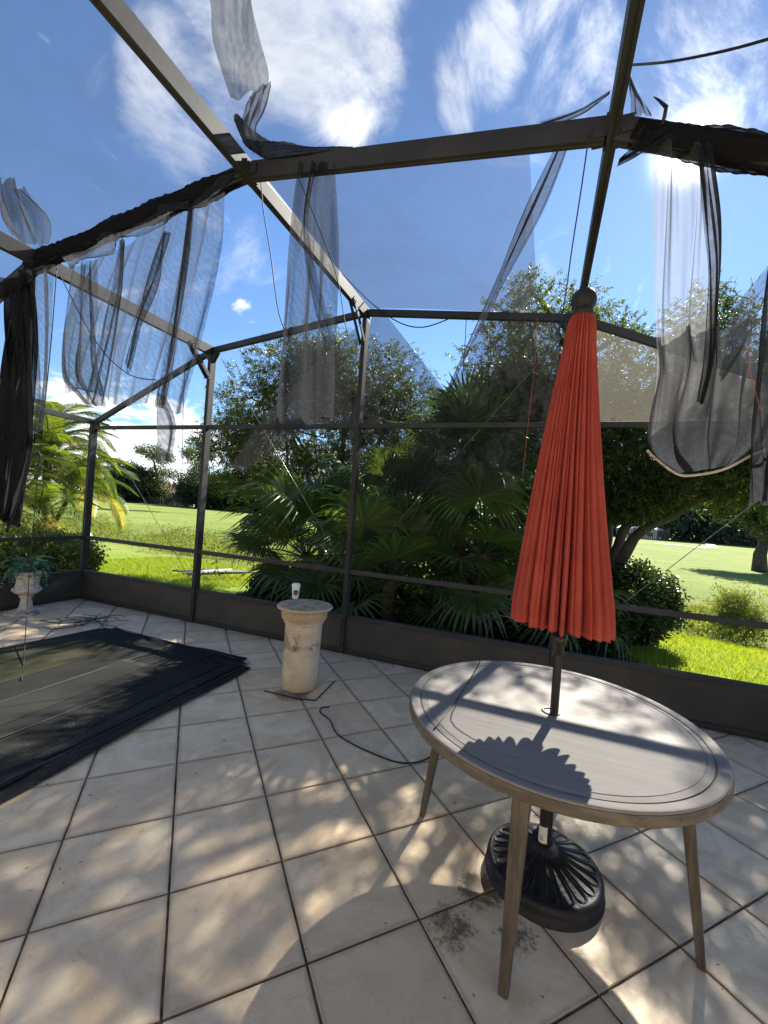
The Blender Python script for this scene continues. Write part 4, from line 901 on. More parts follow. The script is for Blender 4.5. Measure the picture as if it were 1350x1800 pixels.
# base
base = empty('umbrella_stand', (UC[0], UC[1], 0)); tag(base, 'black ribbed round umbrella stand on the stained tiles under the table', 'umbrella stand')
NR, NTb = 60, 480
V = []; NPET = 20
for i in range(NR+1):
    s = i/NR; r = 0.036+(0.236-0.036)*s
    for j in range(NTb):
        a = 2*math.pi*j/NTb; u = (a*NPET/(2*math.pi)) % 1-0.5
        z = 0.075+0.065*(1-s)**1.3+0.02*math.exp(-(s/0.12)**2)
        # petal outline: two flanks joined by a round end
        wr = 0.36*min(1, s/0.1) if s < 0.80 else 0.36*math.sqrt(max(0, 1-((s-0.80)/0.13)**2))
        if 0.12 < s < 0.95: z += 0.0065*math.exp(-((abs(u)-wr)/0.075)**2) - 0.003*(abs(u) < wr)
        V.append((r*math.cos(a), r*math.sin(a), z))
for (r, z) in ((0.244, 0.070), (0.249, 0.060), (0.251, 0.045), (0.251, 0.012), (0.256, 0.010), (0.256, 0.0)):
    for j in range(NTb): a = 2*math.pi*j/NTb; V.append((r*math.cos(a), r*math.sin(a), z))
nr = NR+1+6; idx = np.arange(nr*NTb).reshape(nr, NTb)
F = np.stack([idx[:-1], np.roll(idx, -1, 1)[:-1], np.roll(idx, -1, 1)[1:], idx[1:]], -1).reshape(-1, 4)[:, ::-1]
npmesh('weight_plate', V, F, M['black'], base, True)
b = MB(); b.lathe([(0.056, 0.10), (0.050, 0.135), (0.034, 0.150), (0.028, 0.155), (0.028, 0.44), (0.033, 0.442), (0.033, 0.47), (0.028, 0.475), (0.0225, 0.476)], 32); b.build('tube', M['black'], base, True).modifiers.new('e', 'EDGE_SPLIT').split_angle = R(40)
b = MB(); b.tube([(0.0, -0.03, 0.455), (0.0, -0.062, 0.455)], 0.006, 8); b.lathe([(0.004, -0.016), (0.017, -0.014), (0.017, 0.014), (0.004, 0.016)], 12, (0, -0.07, 0.455)); b.build('knob', M['black'], base, True)
b = MB(); vs = []; a0 = R(-128); 
for j in range(9):
    a = a0+(j/8-0.5)*1.8
    for z in (0.158, 0.232): vs.append((0.0292*math.cos(a), 0.0292*math.sin(a), z+0.012*(j/8)))
b.add(vs, [(2*j, 2*j+2, 2*j+3, 2*j+1) for j in range(8)]); b.build('paper_tag', M['label'], base, True)
b = MB()
for k, zq in enumerate((0.180, 0.187, 0.196)):
    vs = []
    for j in range(5):
        a = a0+0.1+(j/4-0.5)*0.5
        for z in (zq, zq+0.003): vs.append((0.0298*math.cos(a), 0.0298*math.sin(a), z))
    b.add(vs, [(2*j, 2*j+2, 2*j+3, 2*j+1) for j in range(4)])
b.build('tag_print', M['cord'], base)

# ------------------------------------------------------------------ stone pedestal and cup
PC = (-1.925, 3.275)
ped = empty('stone_pedestal', (PC[0], PC[1], 0)); tag(ped, 'stained cast stone column pedestal with a carved band and round top', 'pedestal')
b = MB(); b.lathe([(0.15, 0.0), (0.158, 0.004), (0.161, 0.02), (0.161, 0.30), (0.163, 0.56), (0.165, 0.585)], 96, fn=lambda t, r, z: 0.0015*math.sin(5*t+9*z)+0.001*math.sin(17*t)); b.build('shaft', M['ped'], ped, True)
def carve(t, r, z):
    return 0
NB = 12; V = []; nz = 60; na = 720
for i in range(nz+1):
    s = i/nz; z = 0.575+s*0.118
    prof = np.interp(s, [0, .06, .12, .2, .3, .5, .8, .95, 1], [0.167, 0.178, 0.180, 0.172, 0.183, 0.190, 0.193, 0.188, 0.178])
    for j in range(na):
        a = 2*math.pi*j/na; u = (a*NB/(2*math.pi)) % 1; u = (u-0.5); v = (s-0.58)
        dd = 0
        if s > 0.2:
            rad = math.hypot(u*1.0, v*1.05); ang = math.atan2(v, u)
            dd += 0.0075*math.exp(-((rad-0.40)/0.045)**2)                     # surrounding ring
            su = abs(u)-0.17; sv = v+0.02; r2 = math.hypot(su, sv); an = math.atan2(sv, su)
            if r2 < 0.19: dd += 0.006*math.exp(-(((r2*16-an*0.5) % 1.6)-0.8)**2/0.09)  # scrolls
            dd += 0.006*math.exp(-((abs(u)-0.5)/0.03)**2)                       # dividers
            dd += 0.004*math.exp(-(u/0.03)**2)*(abs(v) < 0.3)
            dd *= 1.5*min(1, (s-0.2)/0.06)*min(1, (1-s)/0.06)
        V.append(((prof+dd)*math.cos(a), (prof+dd)*math.sin(a), z))
idx = np.arange((nz+1)*na).reshape(nz+1, na)
F = np.stack([idx[:-1], np.roll(idx, -1, 1)[:-1], np.roll(idx, -1, 1)[1:], idx[1:]], -1).reshape(-1, 4)
npmesh('carved_band', V, F, M['ped'], ped, True)
rs = np.random.RandomState(8); chp = rs.uniform(0, 6.28, 6)
b = MB(); b.lathe([(0.12, 0.692), (0.205, 0.692), (0.222, 0.698), (0.232, 0.704), (0.236, 0.709), (0.244, 0.713), (0.247, 0.721), (0.244, 0.729), (0.234, 0.733), (0.2, 0.735), (0.1, 0.736), (0.01, 0.736)], 120,
                  fn=lambda t, r, z: (0.002*math.sin(7*t+chp[0])+0.0015*math.sin(19*t+chp[1])+0.001*math.sin(41*t)) if r > 0.19 else 0); b.build('round_top', M['ped'], ped, True)
CP = pz(519, 1052, 0.737)
cup = empty('coffee_cup', (CP[0], CP[1], 0.737)); tag(cup, 'white paper coffee cup with white lid and dark logo, standing on the stone pedestal', 'cup')
b = MB(); b.lathe([(0.026, 0.0), (0.0275, 0.001), (0.0385, 0.118), (0.0400, 0.119), (0.0400, 0.122), (0.037, 0.122)], 48); b.build('cup_body', M['white'], cup, True).modifiers.new('e', 'EDGE_SPLIT').split_angle = R(40)
b = MB(); b.lathe([(0.0415, 0.113), (0.0425, 0.115), (0.0425, 0.124), (0.0400, 0.127), (0.0375, 0.129), (0.036, 0.141), (0.034, 0.143), (0.029, 0.143), (0.027, 0.138), (0.004, 0.138)], 48); b.box((0, -0.031, 0.144), (0.014, 0.006, 0.004)); b.build('lid', M['white'], cup, True).modifiers.new('e', 'EDGE_SPLIT').split_angle = R(40)
fa = math.atan2(-CP[1], -CP[0])
def cuppatch(name, half_w, z0, z1, rnd, m, off, parent=cup):
    b = MB(); nU, nV = 20, 16; vs = []; fs = []
    for j in range(nV+1):
        v = j/nV*2-1
        w = half_w*(1 if not rnd else (max(0.0, 1-abs(v)**3.2))**(1/2.4))
        for i in range(nU+1):
            u = i/nU*2-1; z = z0+(z1-z0)*(v+1)/2; r = 0.0275+(z/0.118)*0.011+off; a = fa+u*w/r
            vs.append((r*math.cos(a), r*math.sin(a), z))
    fs = [(j*(nU+1)+i, j*(nU+1)+i+1, (j+1)*(nU+1)+i+1, (j+1)*(nU+1)+i) for j in range(nV) for i in range(nU)]
    b.add(vs, fs); return b.build(name, m, parent, True)
cuppatch('logo', 0.0245, 0.036, 0.086, True, M['logo'], 0.0005)
cuppatch('logo_lettering', 0.0165, 0.066, 0.072, False, M['logo_red'], 0.0009)
for z_, w_ in ((0.057, 0.018), (0.048, 0.017)): cuppatch('logo_lettering', w_, z_, z_+0.0035, False, M['logo_pale'], 0.0009)
cuppatch('small_print', 0.006, 0.021, 0.024, False, M['logo'], 0.0006)

# ------------------------------------------------------------------ urn with fern
UCp = (-6.02, 3.37)
urn = empty('garden_urn', (UCp[0], UCp[1], 0), 0.5); tag(urn, 'weathered white stone urn with a lion boss on a square foot, by the left wall', 'urn')
b = MB(); b.box((0, 0, 0.018), (0.30, 0.30, 0.036)); b.box((0, 0, 0.048), (0.235, 0.235, 0.024)); b.build('foot_slab', M['urn'], urn, False, 0.006)
b = MB(); b.lathe([(0.10, 0.06), (0.088, 0.07), (0.070, 0.09), (0.060, 0.15), (0.056, 0.20), (0.066, 0.212), (0.078, 0.225), (0.070, 0.238), (0.058, 0.248)], 64, fn=lambda t, r, z: 0.003*math.sin(12*t)*(z > 0.09)*(z < 0.2)); b.build('stem', M['urn'], urn, True)
def urnfn(t, r, z):
    d = 0
    if 0.25 < z < 0.33: d += 0.008*abs(math.sin(8*t))
    if 0.36 < z < 0.50: d += 0.004*math.sin(9*t+20*z)+0.004*math.sin(14*t-33*z)
    return d
b = MB(); zs = np.linspace(0.246, 0.545, 50)
b.lathe([(float(np.interp(z, [0.246, 0.27, 0.30, 0.32, 0.345, 0.37, 0.45, 0.51, 0.525, 0.545], [0.056, 0.11, 0.143, 0.146, 0.130, 0.112, 0.112, 0.125, 0.150, 0.152])), z) for z in zs]+[(0.13, 0.545), (0.118, 0.50)], 120, fn=urnfn); b.build('bowl', M['urn'], urn, True)
for a in (R(-95), R(85)):
    b = MB(); c = Vector((0.122*math.cos(a), 0.122*math.sin(a), 0.375)); d = Vector((math.cos(a), math.sin(a), 0)); sd2 = Vector((-math.sin(a), math.cos(a), 0))
    for (rr_, dep, n_) in ((0.034, 0.02, 14), (0.022, 0.034, 12), (0.010, 0.042, 8)):
        vs = [c+d*dep]; 
        for j in range(n_): t = 6.283*j/n_; vs.append(c+(sd2*math.cos(t)+Vector((0, 0, 1))*math.sin(t))*rr_*(1+0.12*math.sin(5*t))-d*0.01)
        b.add(vs, [(0, 1+j, 1+(j+1) % n_) for j in range(n_)])
    b.build('lion_boss', M['urn'], urn, True)
fern = empty('fern_plant', (UCp[0], UCp[1], 0.50)); tag(fern, 'blue-green drooping artificial fern filling the stone urn', 'potted plant')
def fern_mesh(seed):
    rs = np.random.RandomState(seed); C = []; D = []; L = []; Wd = []
    ln = rs.uniform(0.20, 0.30)
    for t in np.linspace(0.05, 1, 20):
        p = np.array([ln*t, 0, 0.14*math.sin(t*2.0)-0.20*t*t*t])
        for s in (-1, 1):
            C.append(p); D.append([0.45, s, -0.3+rs.uniform(-.2, .3)]); L.append(0.055*(1-0.6*t)+0.012); Wd.append(0.020)
    V, F = leaves(np.array(C), np.array(D), np.array(L), np.array(Wd), rs, 0.15)
    me_o = npmesh('frond', V, F, M['fern'], fern); return me_o
protos = [fern_mesh(k) for k in range(3)]
for k in range(64):
    o = protos[k] if k < 3 else protos[k % 3].copy()
    if k >= 3: COL.objects.link(o); o.parent = fern
    o.rotation_euler = (random.uniform(-.3, .3), random.uniform(-0.9, 0.35), k*2.399); o.scale = [random.uniform(0.65, 1.15)]*3; o.location = (random.uniform(-.05, .05), random.uniform(-.05, .05), random.uniform(0, 0.05))

# leaf specks on the tiles
rs = np.random.RandomState(77); nL = 420
C = np.stack([rs.uniform(-3, 2.0, nL), rs.uniform(0.8, 4.1, nL), np.full(nL, 0.004)], 1); D = np.stack([rs.normal(size=nL), rs.normal(size=nL), rs.uniform(-.05, .1, nL)], 1)
V, F = leaves(C, D, 0.004+0.02*rs.rand(nL)**2.5, rs.uniform(0.002, 0.007, nL), rs)
o = npmesh('leaf_litter', V, F, M['litter']); tag(o, 'scattered dry leaf specks on the beige tiles', 'leaf litter', kind='stuff')

# ------------------------------------------------------------------ trees and plants
def tree(name, label, base, blobs, ntuft, lmat, leafL, leafW, per=24, seed=1, spread=0.16, cat='tree', group=None, trunk_r=0.11, stems=None, droop=0.0, shell=0.55, bark='bark', kind_crown='stuff', twigs=260, gaps=0.0, flowers=0, fill=None, nfill=0):
    rs = np.random.RandomState(seed); base = np.array(base, float)
    root = empty(name, tuple(base)); tag(root, label, cat, group)
    B = [(np.array(c, float), np.array(r if hasattr(r, '__len__') else (r, r, r), float)) for c, r in blobs]
    vol = np.array([np.prod(r)**(0.8) for c, r in B]); pr_ = vol/vol.sum()
    ks = rs.choice(len(B), ntuft, p=pr_)
    d = unit(rs.normal(size=(ntuft, 3))); rad = (shell+(1-shell)*rs.rand(ntuft)**0.6)
    # lumpy outline
    lump = 1+0.22*np.sin(d[:, 0]*5+ks*1.7+seed)*np.sin(d[:, 2]*6+ks)+0.12*np.sin(d[:, 1]*11+d[:, 0]*7+seed)
    Cc = np.stack([B[k][0] for k in ks]); Rr = np.stack([B[k][1] for k in ks])
    T = Cc+d*Rr*(rad*lump)[:, None]
    if gaps:
        keep = (np.sin(T[:, 0]*4.1+seed)+np.sin(T[:, 2]*5.3+T[:, 1]*2+seed*2)+np.sin(T[:, 1]*4.7+T[:, 0]*2.2)) > -3+gaps*3
        T = T[keep]; d = d[keep]
    if fill:
        FB = [(np.array(c, float), np.array(r)) for c, r in fill]; kf = rs.choice(len(FB), nfill); df = unit(rs.normal(size=(nfill, 3)))
        Tf = np.stack([FB[k][0] for k in kf])+df*np.stack([FB[k][1] for k in kf])*(rs.rand(nfill)**0.45)[:, None]
        T = np.concatenate([T, Tf]); d = np.concatenate([d, df])
    m = len(T)
    td = unit(d+rs.normal(size=(m, 3))*0.5+np.array([0, 0, 0.15-droop]))
    tt = rs.rand(m, per); Cl = T[:, None]+td[:, None]*(tt[..., None]-0.5)*spread*2
    Dl = td[:, None]*0.7+rs.normal(size=(m, per, 3))*0.75-np.array([0, 0, droop])
    n_ = m*per; V, F = leaves(Cl.reshape(-1, 3), Dl.reshape(-1, 3), leafL*rs.uniform(0.6, 1.3, n_), leafW*rs.uniform(0.7, 1.3, n_), rs, 0.12)
    cr_ = npmesh('crown', V-base, F, M[lmat], root); cr_['kind'] = kind_crown
    b = MB(); st = stems or [[base, B[0][0]]]
    for s_ in st:
        P = [np.array(p, float)-base for p in s_]; pts = []
        for i in range(len(P)-1):
            for t in np.linspace(0, 1, 5)[:-1 if i < len(P)-2 else None]:
                q = P[i]*(1-t)+P[i+1]*t+rs.normal(size=3)*0.02; pts.append(q)
        r = [trunk_r*(1-0.72*i/(len(pts)-1)) for i in range(len(pts))]; b.tube(pts, r, 8)
    b.build('trunk', M[bark], root, True)
    if twigs:
        b = MB(); tips = T[rs.choice(m, min(twigs, m), replace=False)]
        nodes = [np.array(p, float) for s_ in st for p in s_[1:]]+[c for c, r in B]
        for k, p in enumerate(tips):
            dn = [np.linalg.norm(p-q) for q in nodes]; q = nodes[int(np.argmin(dn))]
            mid = (p+q)/2+rs.normal(size=3)*0.10*np.linalg.norm(p-q)
            b.tube([q-base, mid-base, p-base], [0.018, 0.010, 0.004], 4, False)
            if k % 4 == 0: nodes.append(mid)
        for c, r in B: 
            q = min([np.array(s_[-1], float) for s_ in st], key=lambda z: np.linalg.norm(z-c)); b.tube([q-base, (q+c)/2-base+rs.normal(size=3)*0.1, c-base], [trunk_r*0.35, trunk_r*0.28, trunk_r*0.15], 5, False)
        b.build('branches', M[bark], root, True)['kind'] = 'stuff'
    if flowers:
        b = MB(); hi = T[np.argsort(-T[:, 2])[:60]][rs.choice(60, flowers, replace=False)]
        for p in hi: b.tube([p-base, p-base+np.array([0.01, 0, 0.09])], 0.022, 7)
        fo = b.build('flowers', M['flower'], root, True); fo['kind'] = 'stuff'
    return root
def Q(u, v, y): return py(u, v, y)
GB = 'bottlebrush trees behind the screen wall'
y1 = 8.6
tree('bottlebrush_tree', 'tall airy tree left of the middle post, behind the hanging screens', (-4.6, 8.7, -0.25),
     [(Q(500, 650, y1), (1.0, .9, .75)), (Q(440, 700, y1), (.85, .8, .7)), (Q(560, 640, 8.9), (1.1, .9, .9)), (Q(400, 770, y1), (.8, .8, .7)), (Q(640, 660, 8.9), (1.1, .9, .8)), (Q(480, 790, 8.8), (1.2, .8, .8)), (Q(570, 770, 8.9), (1.2, .9, .9)), (Q(700, 700, 8.9), (1.0, .8, .8)), (Q(420, 850, 8.8), (.8, .7, .45)), (Q(510, 870, 8.8), (.9, .7, .45)), (Q(350, 800, 8.8), (.35, .4, .35)), (Q(430, 800, 9.2), (1.0, .6, .9)), (Q(560, 820, 9.3), (1.1, .5, .8)), (Q(660, 740, 9.3), (1.2, .5, .9))],
     3900, 'bottle', 0.085, 0.019, 22, 41, 0.17, group=GB, trunk_r=0.10, gaps=0.28, nfill=3600, fill=[(Q(430, 760, 9.2), (1.0, .6, 1.0)), (Q(520, 700, 9.3), (1.1, .6, 1.0)), (Q(480, 830, 9.2), (1.3, .6, .9)), (Q(590, 820, 9.3), (1.3, .6, 1.0)), (Q(610, 700, 9.3), (1.2, .6, 1.0)), (Q(690, 760, 9.3), (1.2, .6, 1.0)), (Q(560, 640, 9.1), (.8, .5, .6))],
     stems=[[(-4.6, 8.7, -.25), (-4.9, 8.7, 1.2), (-5.4, 8.7, 2.6), (-6.0, 8.6, 3.8)], [(-4.6, 8.7, -.25), (-4.4, 8.8, 1.3), (-4.5, 8.9, 3), (-4.6, 8.9, 4.6)], [(-4.55, 8.7, 0.2), (-4.0, 8.8, 1.7), (-3.6, 8.9, 3.2), (-3.2, 8.9, 4.2)]])
y2 = 8.0
tree('bottlebrush_tree', 'tall leafy tree directly behind the parasol top, tallest crown in the middle', (0.55, 8.3, -0.25),
     [(Q(930, 560, y2), (.85, .8, .75)), (Q(900, 640, y2), (.95, .8, .8)), (Q(980, 580, y2), (.85, .8, .75)), (Q(1040, 610, y2), (.8, .8, .7)), (Q(870, 720, 8.1), (.8, .8, .7)), (Q(960, 700, y2), (1.1, .9, .9)), (Q(1050, 720, y2), (.8, .8, .8)), (Q(900, 800, 8.2), (.9, .7, .6)), (Q(1010, 810, 8.2), (.9, .8, .8)), (Q(1090, 690, y2), (.6, .6, .6)), (Q(930, 510, y2), (.35, .35, .3)), (Q(1085, 600, y2), (.3, .35, .35)), (Q(950, 760, 8.6), (1.2, .5, .9)), (Q(880, 700, 8.6), (.9, .5, .8)), (Q(1030, 770, 8.6), (1.0, .5, .9)), (Q(820, 790, 8.8), (.9, .5, .8))],
     3700, 'bottle', 0.080, 0.020, 20, 42, 0.16, group=GB, trunk_r=0.14, flowers=3, gaps=0.56, nfill=3400, fill=[(Q(950, 700, 8.5), (1.0, .5, .8)), (Q(890, 690, 8.4), (.8, .5, .8)), (Q(1040, 710, 8.5), (.9, .5, .8)), (Q(850, 780, 8.7), (1.0, .5, .8)), (Q(1000, 820, 8.6), (1.2, .5, .9)), (Q(900, 860, 8.7), (1.0, .5, .7)), (Q(800, 840, 8.9), (1.0, .5, .8))],
     stems=[[(0.55, 8.3, -.25), (0.5, 8.3, 1.2), (0.2, 8.1, 2.7), (-0.2, 8, 4.2)], [(0.55, 8.3, .2), (0.8, 8.2, 1.6), (0.7, 8.1, 3.2), (0.6, 8, 4.6)]])
y3 = 8.2
tree('bottlebrush_tree', 'spreading tree right of the parasol with leaning trunk arching over the lawn', (1.05, 8.4, -0.3),
     [(Q(1230, 600, y3), (.8, .8, .7)), (Q(1310, 590, y3), (.9, .8, .75)), (Q(1180, 640, y3), (.7, .7, .6)), (Q(1260, 700, y3), (1.0, .8, .7)), (Q(1150, 760, y3), (.9, .8, .7)), (Q(1240, 820, y3), (1.0, .8, .5)), (Q(1330, 760, y3), (.9, .8, .8)), (Q(1420, 660, y3), (1.0, .9, .9)), (Q(1120, 860, y3), (.7, .6, .35)), (Q(1400, 800, y3), (1.0, .8, .55)), (Q(1330, 865, y3), (.8, .7, .3)), (Q(1090, 820, y3), (.6, .6, .5)), (Q(1520, 720, y3), (1.0, .9, .9)), (Q(1120, 720, 8.7), (1.0, .5, .9)), (Q(1210, 790, 8.7), (1.1, .5, .7)), (Q(1300, 830, 8.7), (1.1, .5, .45)), (Q(1380, 840, 8.7), (1.1, .5, .5))],
     4600, 'bottle_r', 0.080, 0.019, 22, 43, 0.17, group=GB, trunk_r=0.12, gaps=0.45, droop=0.25, nfill=3000, fill=[(Q(1110, 760, 8.6), (.9, .5, .9)), (Q(1200, 740, 8.6), (1.0, .5, .8)), (Q(1290, 740, 8.6), (1.0, .5, .9)), (Q(1130, 850, 8.6), (.9, .5, .5)), (Q(1370, 760, 8.6), (1.0, .5, .9)), (Q(1240, 830, 8.6), (1.1, .4, .4)), (Q(1105, 885, 8.1), (.45, .35, .3)), (Q(1150, 860, 8.0), (.6, .4, .3))],
     stems=[[(1.05, 8.4, -.3), (1.1, 8.4, .6), (1.35, 8.3, 1.6), (2.0, 8.2, 2.6), (2.6, 8.2, 3.6)], [(1.08, 8.4, .3), (1.5, 8.3, 1.5), (2.5, 8.2, 2.3), (3.6, 8.2, 2.9)], [(1.05, 8.4, .3), (1.1, 8.4, 1.8), (1.4, 8.3, 3.2), (1.7, 8.2, 4.2)], [(1.05, 8.4, .1), (0.9, 8.3, 1.6), (1.0, 8.3, 3.0)]])

# fan palms -----------------------------------------------------------------
def fan_leaf(name, seed, parent, nseg=38, R0=0.74, pet=0.9, droop=0.5):
    rs = np.random.RandomState(seed); V = []; F = []
    # petiole along +X rising then blade
    b = MB(); b.tube([(0, 0, 0), (pet*0.5, 0, 0.04), (pet, 0, 0)], [0.016, 0.012, 0.008], 5)
    hub = np.array([pet, 0, 0.0])
    for k in range(nseg):
        a = R(-150+300*(k+0.5)/nseg); da = R(300/nseg)*0.5
        Ls = R0*(1-0.22*abs(a)/R(150))*rs.uniform(0.93, 1.07)
        d = np.array([math.cos(a), math.sin(a), 0]); pn = np.array([-math.sin(a), math.cos(a), 0])
        rows = []; ts = [0.02, 0.3, 0.55, 0.72, 0.87, 1.0]
        tw = rs.uniform(-.12, .12); dr = droop*rs.uniform(0.6, 1.4)
        for t in ts:
            w = math.tan(da)*Ls*t*1.02 if t <= 0.55 else math.tan(da)*Ls*0.55*(1-(t-0.55)/0.46)
            r = Ls*t; z = 0.10*t-dr*Ls*max(0, t-0.45)**1.8*1.9; r -= 0.25*dr*Ls*max(0, t-0.5)**2
            c = hub+d*r+np.array([0, 0, z+0.04*math.cos(a)*t])+pn*tw*Ls*max(0, t-.55)**1.5
            rows.append((c-pn*w+np.array([0, 0, w*0.45]), c, c+pn*w+np.array([0, 0, w*0.45])))
        vs = [p for r_ in rows for p in r_]; fs = []
        for i in range(len(rows)-1):
            fs += [(3*i, 3*i+1, 3*i+4, 3*i+3), (3*i+1, 3*i+2, 3*i+5, 3*i+4)]
        b.add(vs, fs)
    return b.build(name, M['fan'], parent)
FANP = None
def fan_palm(label, base, ht, n, seed, tr=0.09, scale=1.0, lo=-0.5, hi=1.25):
    global FANP
    rs = np.random.RandomState(seed); root = empty('fan_palm', base); tag(root, label, 'palm', 'fan palms behind the back wall')
    if FANP is None: FANP = [fan_leaf('frond', s, root, droop=dr).data for s, dr in ((1, 0.35), (2, 0.7), (3, 1.0))]; first = 3
    b = MB(); pts = [(0.02*math.sin(k), 0, ht*k/8) for k in range(9)]; b.tube(pts, [tr*(1+0.12*(k % 2)) for k in range(9)], 12); b.build('trunk', M['fibre'], root, True)
    ex = [c for c in root.children if c.name.startswith('frond')]
    for k in range(n):
        el = lo+(hi-lo)*((k+0.5)/n); az = k*2.399+rs.uniform(-.25, .25)
        if k < len(ex): o = ex[k]
        else: o = bpy.data.objects.new('frond', FANP[(k+seed) % 3]); COL.objects.link(o); o.parent = root
        s_ = scale*rs.uniform(0.85, 1.15)
        # the blade tips over outward: tall fronds upright, low fronds hanging
        o.matrix_basis = Matrix.Translation((0, 0, ht)) @ Matrix.Rotation(az, 4, 'Z') @ Matrix.Rotation(-el, 4, 'Y') @ Matrix.Rotation(rs.uniform(-.5, .5), 4, 'X') @ Matrix.Scale(s_, 4)
    return root
fan_palm('tall fan palm behind the middle bay, highest palm crown under the parasol cord', (-1.2, 6.9, -0.25), 2.7, 24, 3, scale=0.95)
fan_palm('broad fan palm left of the middle post reaching over the lawn edge', (-3.85, 6.5, -0.25), 0.95, 22, 5, scale=1.1, lo=-0.35)
fan_palm('fan palm with hanging leaves just left of the red parasol', (-0.75, 6.2, -0.25), 1.35, 20, 8, scale=1.05, lo=-0.8)
fan_palm('low fan palm right of the middle post with large shiny leaves', (-2.05, 5.9, -0.25), 0.85, 20, 11, scale=1.1, lo=-0.5)
fan_palm('fan palm crown seen through the dark loose screen', (-2.6, 7.3, -0.25), 1.95, 20, 14, scale=1.0)
fan_palm('low fan palm in the shade behind the parasol', (0.0, 6.6, -0.25), 0.7, 14, 17, scale=0.9, lo=-0.4)

# feather palms at the left ----------------------------------------------------
def feather(name, seed, parent, L=2.1, matk='areca'):
    rs = np.random.RandomState(seed); b = MB(); pts = []
    for t in np.linspace(0, 1, 16): pts.append(np.array([L*(t-0.20*t*t*t), 0, L*(0.42*t-0.78*t**2.3)]))
    b.tube(pts, [0.018*(1-0.85*i/15) for i in range(16)], 5)
    P = np.array(pts); s = np.linspace(0.14, 0.99, 66)
    for t in s:
        i = t*15; k = int(min(i, 14)); q = P[k]*(1-(i-k))+P[k+1]*(i-k); d = P[min(k+1, 15)]-P[k]; d /= np.linalg.norm(d)
        for sg in (-1, 1):
            ll = 0.52*math.sin(math.pi*(0.12+0.83*t))**0.7*rs.uniform(0.85, 1.1); w = 0.0095
            dr = np.array([d[0]*0.65, sg*0.85, d[2]*0.65+rs.uniform(0.0, 0.35)]); dr /= np.linalg.norm(dr); up = np.array([0, 0, 1.0])
            sd_ = np.cross(dr, up); sd_ /= np.linalg.norm(sd_)
            rows = []
            for u, ww, g_ in ((0, .5, 0), (0.35, 1.0, 0.05), (0.7, 0.8, 0.20), (1.0, 0.05, 0.46)):
                c = q+dr*ll*u-up*ll*g_; rows += [c-sd_*w*ww, c+sd_*w*ww]
            b.add(rows, [(0, 1, 3, 2), (2, 3, 5, 4), (4, 5, 7, 6)])
    return b.build(name, M[matk], parent)
FE = {}
def feather_palm(label, base, hts, n, seed, scale=1.0, lo=-0.3, hi=1.2, yl=3):
    rs = np.random.RandomState(seed); root = empty('feather_palm', base); tag(root, label, 'palm', 'feather palms beyond the left corner')
    if not FE:
        for k in range(3): FE[k] = feather('frond', k+1, root).data
        FE['y'] = feather('frond', 9, root, 1.9, 'areca_y').data
    ex = [c for c in root.children if c.name.startswith('frond')]
    cnt = 0
    for hi_, (hx, hy, hz_) in enumerate(hts):
        b = MB(); b.tube([(hx*t+0.05*math.sin(5*t+hi_), hy*t, hz_*t) for t in np.linspace(0, 1, 9)], [0.07*(1-0.3*t) for t in np.linspace(0, 1, 9)], 10); b.build('trunk', M['fibre'], root, True)
        for k in range(n):
            el = lo+(hi-lo)*((k+0.5)/n); az = k*2.399+rs.uniform(-.3, .3)+hi_
            me = FE['y'] if k < yl else FE[(k+hi_) % 3]
            cand = [c for c in ex if c.data == me]
            if cand: o = cand[0]; ex.remove(o)
            else: o = bpy.data.objects.new('frond', me); COL.objects.link(o); o.parent = root
            s_ = scale*rs.uniform(0.85, 1.15)
            o.matrix_basis = Matrix.Translation((hx, hy, hz_)) @ Matrix.Rotation(az, 4, 'Z') @ Matrix.Rotation(-el, 4, 'Y') @ Matrix.Scale(s_, 4)
    return root
feather_palm('large arching feather palm with yellowing lower fronds beyond the left corner', (-11.9, 6.9, -0.2), [(0, 0, 2.5), (-0.8, 0.6, 3.2), (0.5, 0.3, 1.7)], 20, 2, 0.92)
feather_palm('smaller feather palm clump behind the left screen wall', (-10.3, 5.9, -0.2), [(0, 0, 1.1), (-0.6, -0.3, 1.8)], 16, 5, 0.68, lo=-0.5)
feather_palm('dense feather palm at the far left beyond the black bunched screen', (-14.0, 6.8, -0.2), [(0, 0, 3.0), (0.6, 0.8, 2.2)], 18, 9, 1.0)

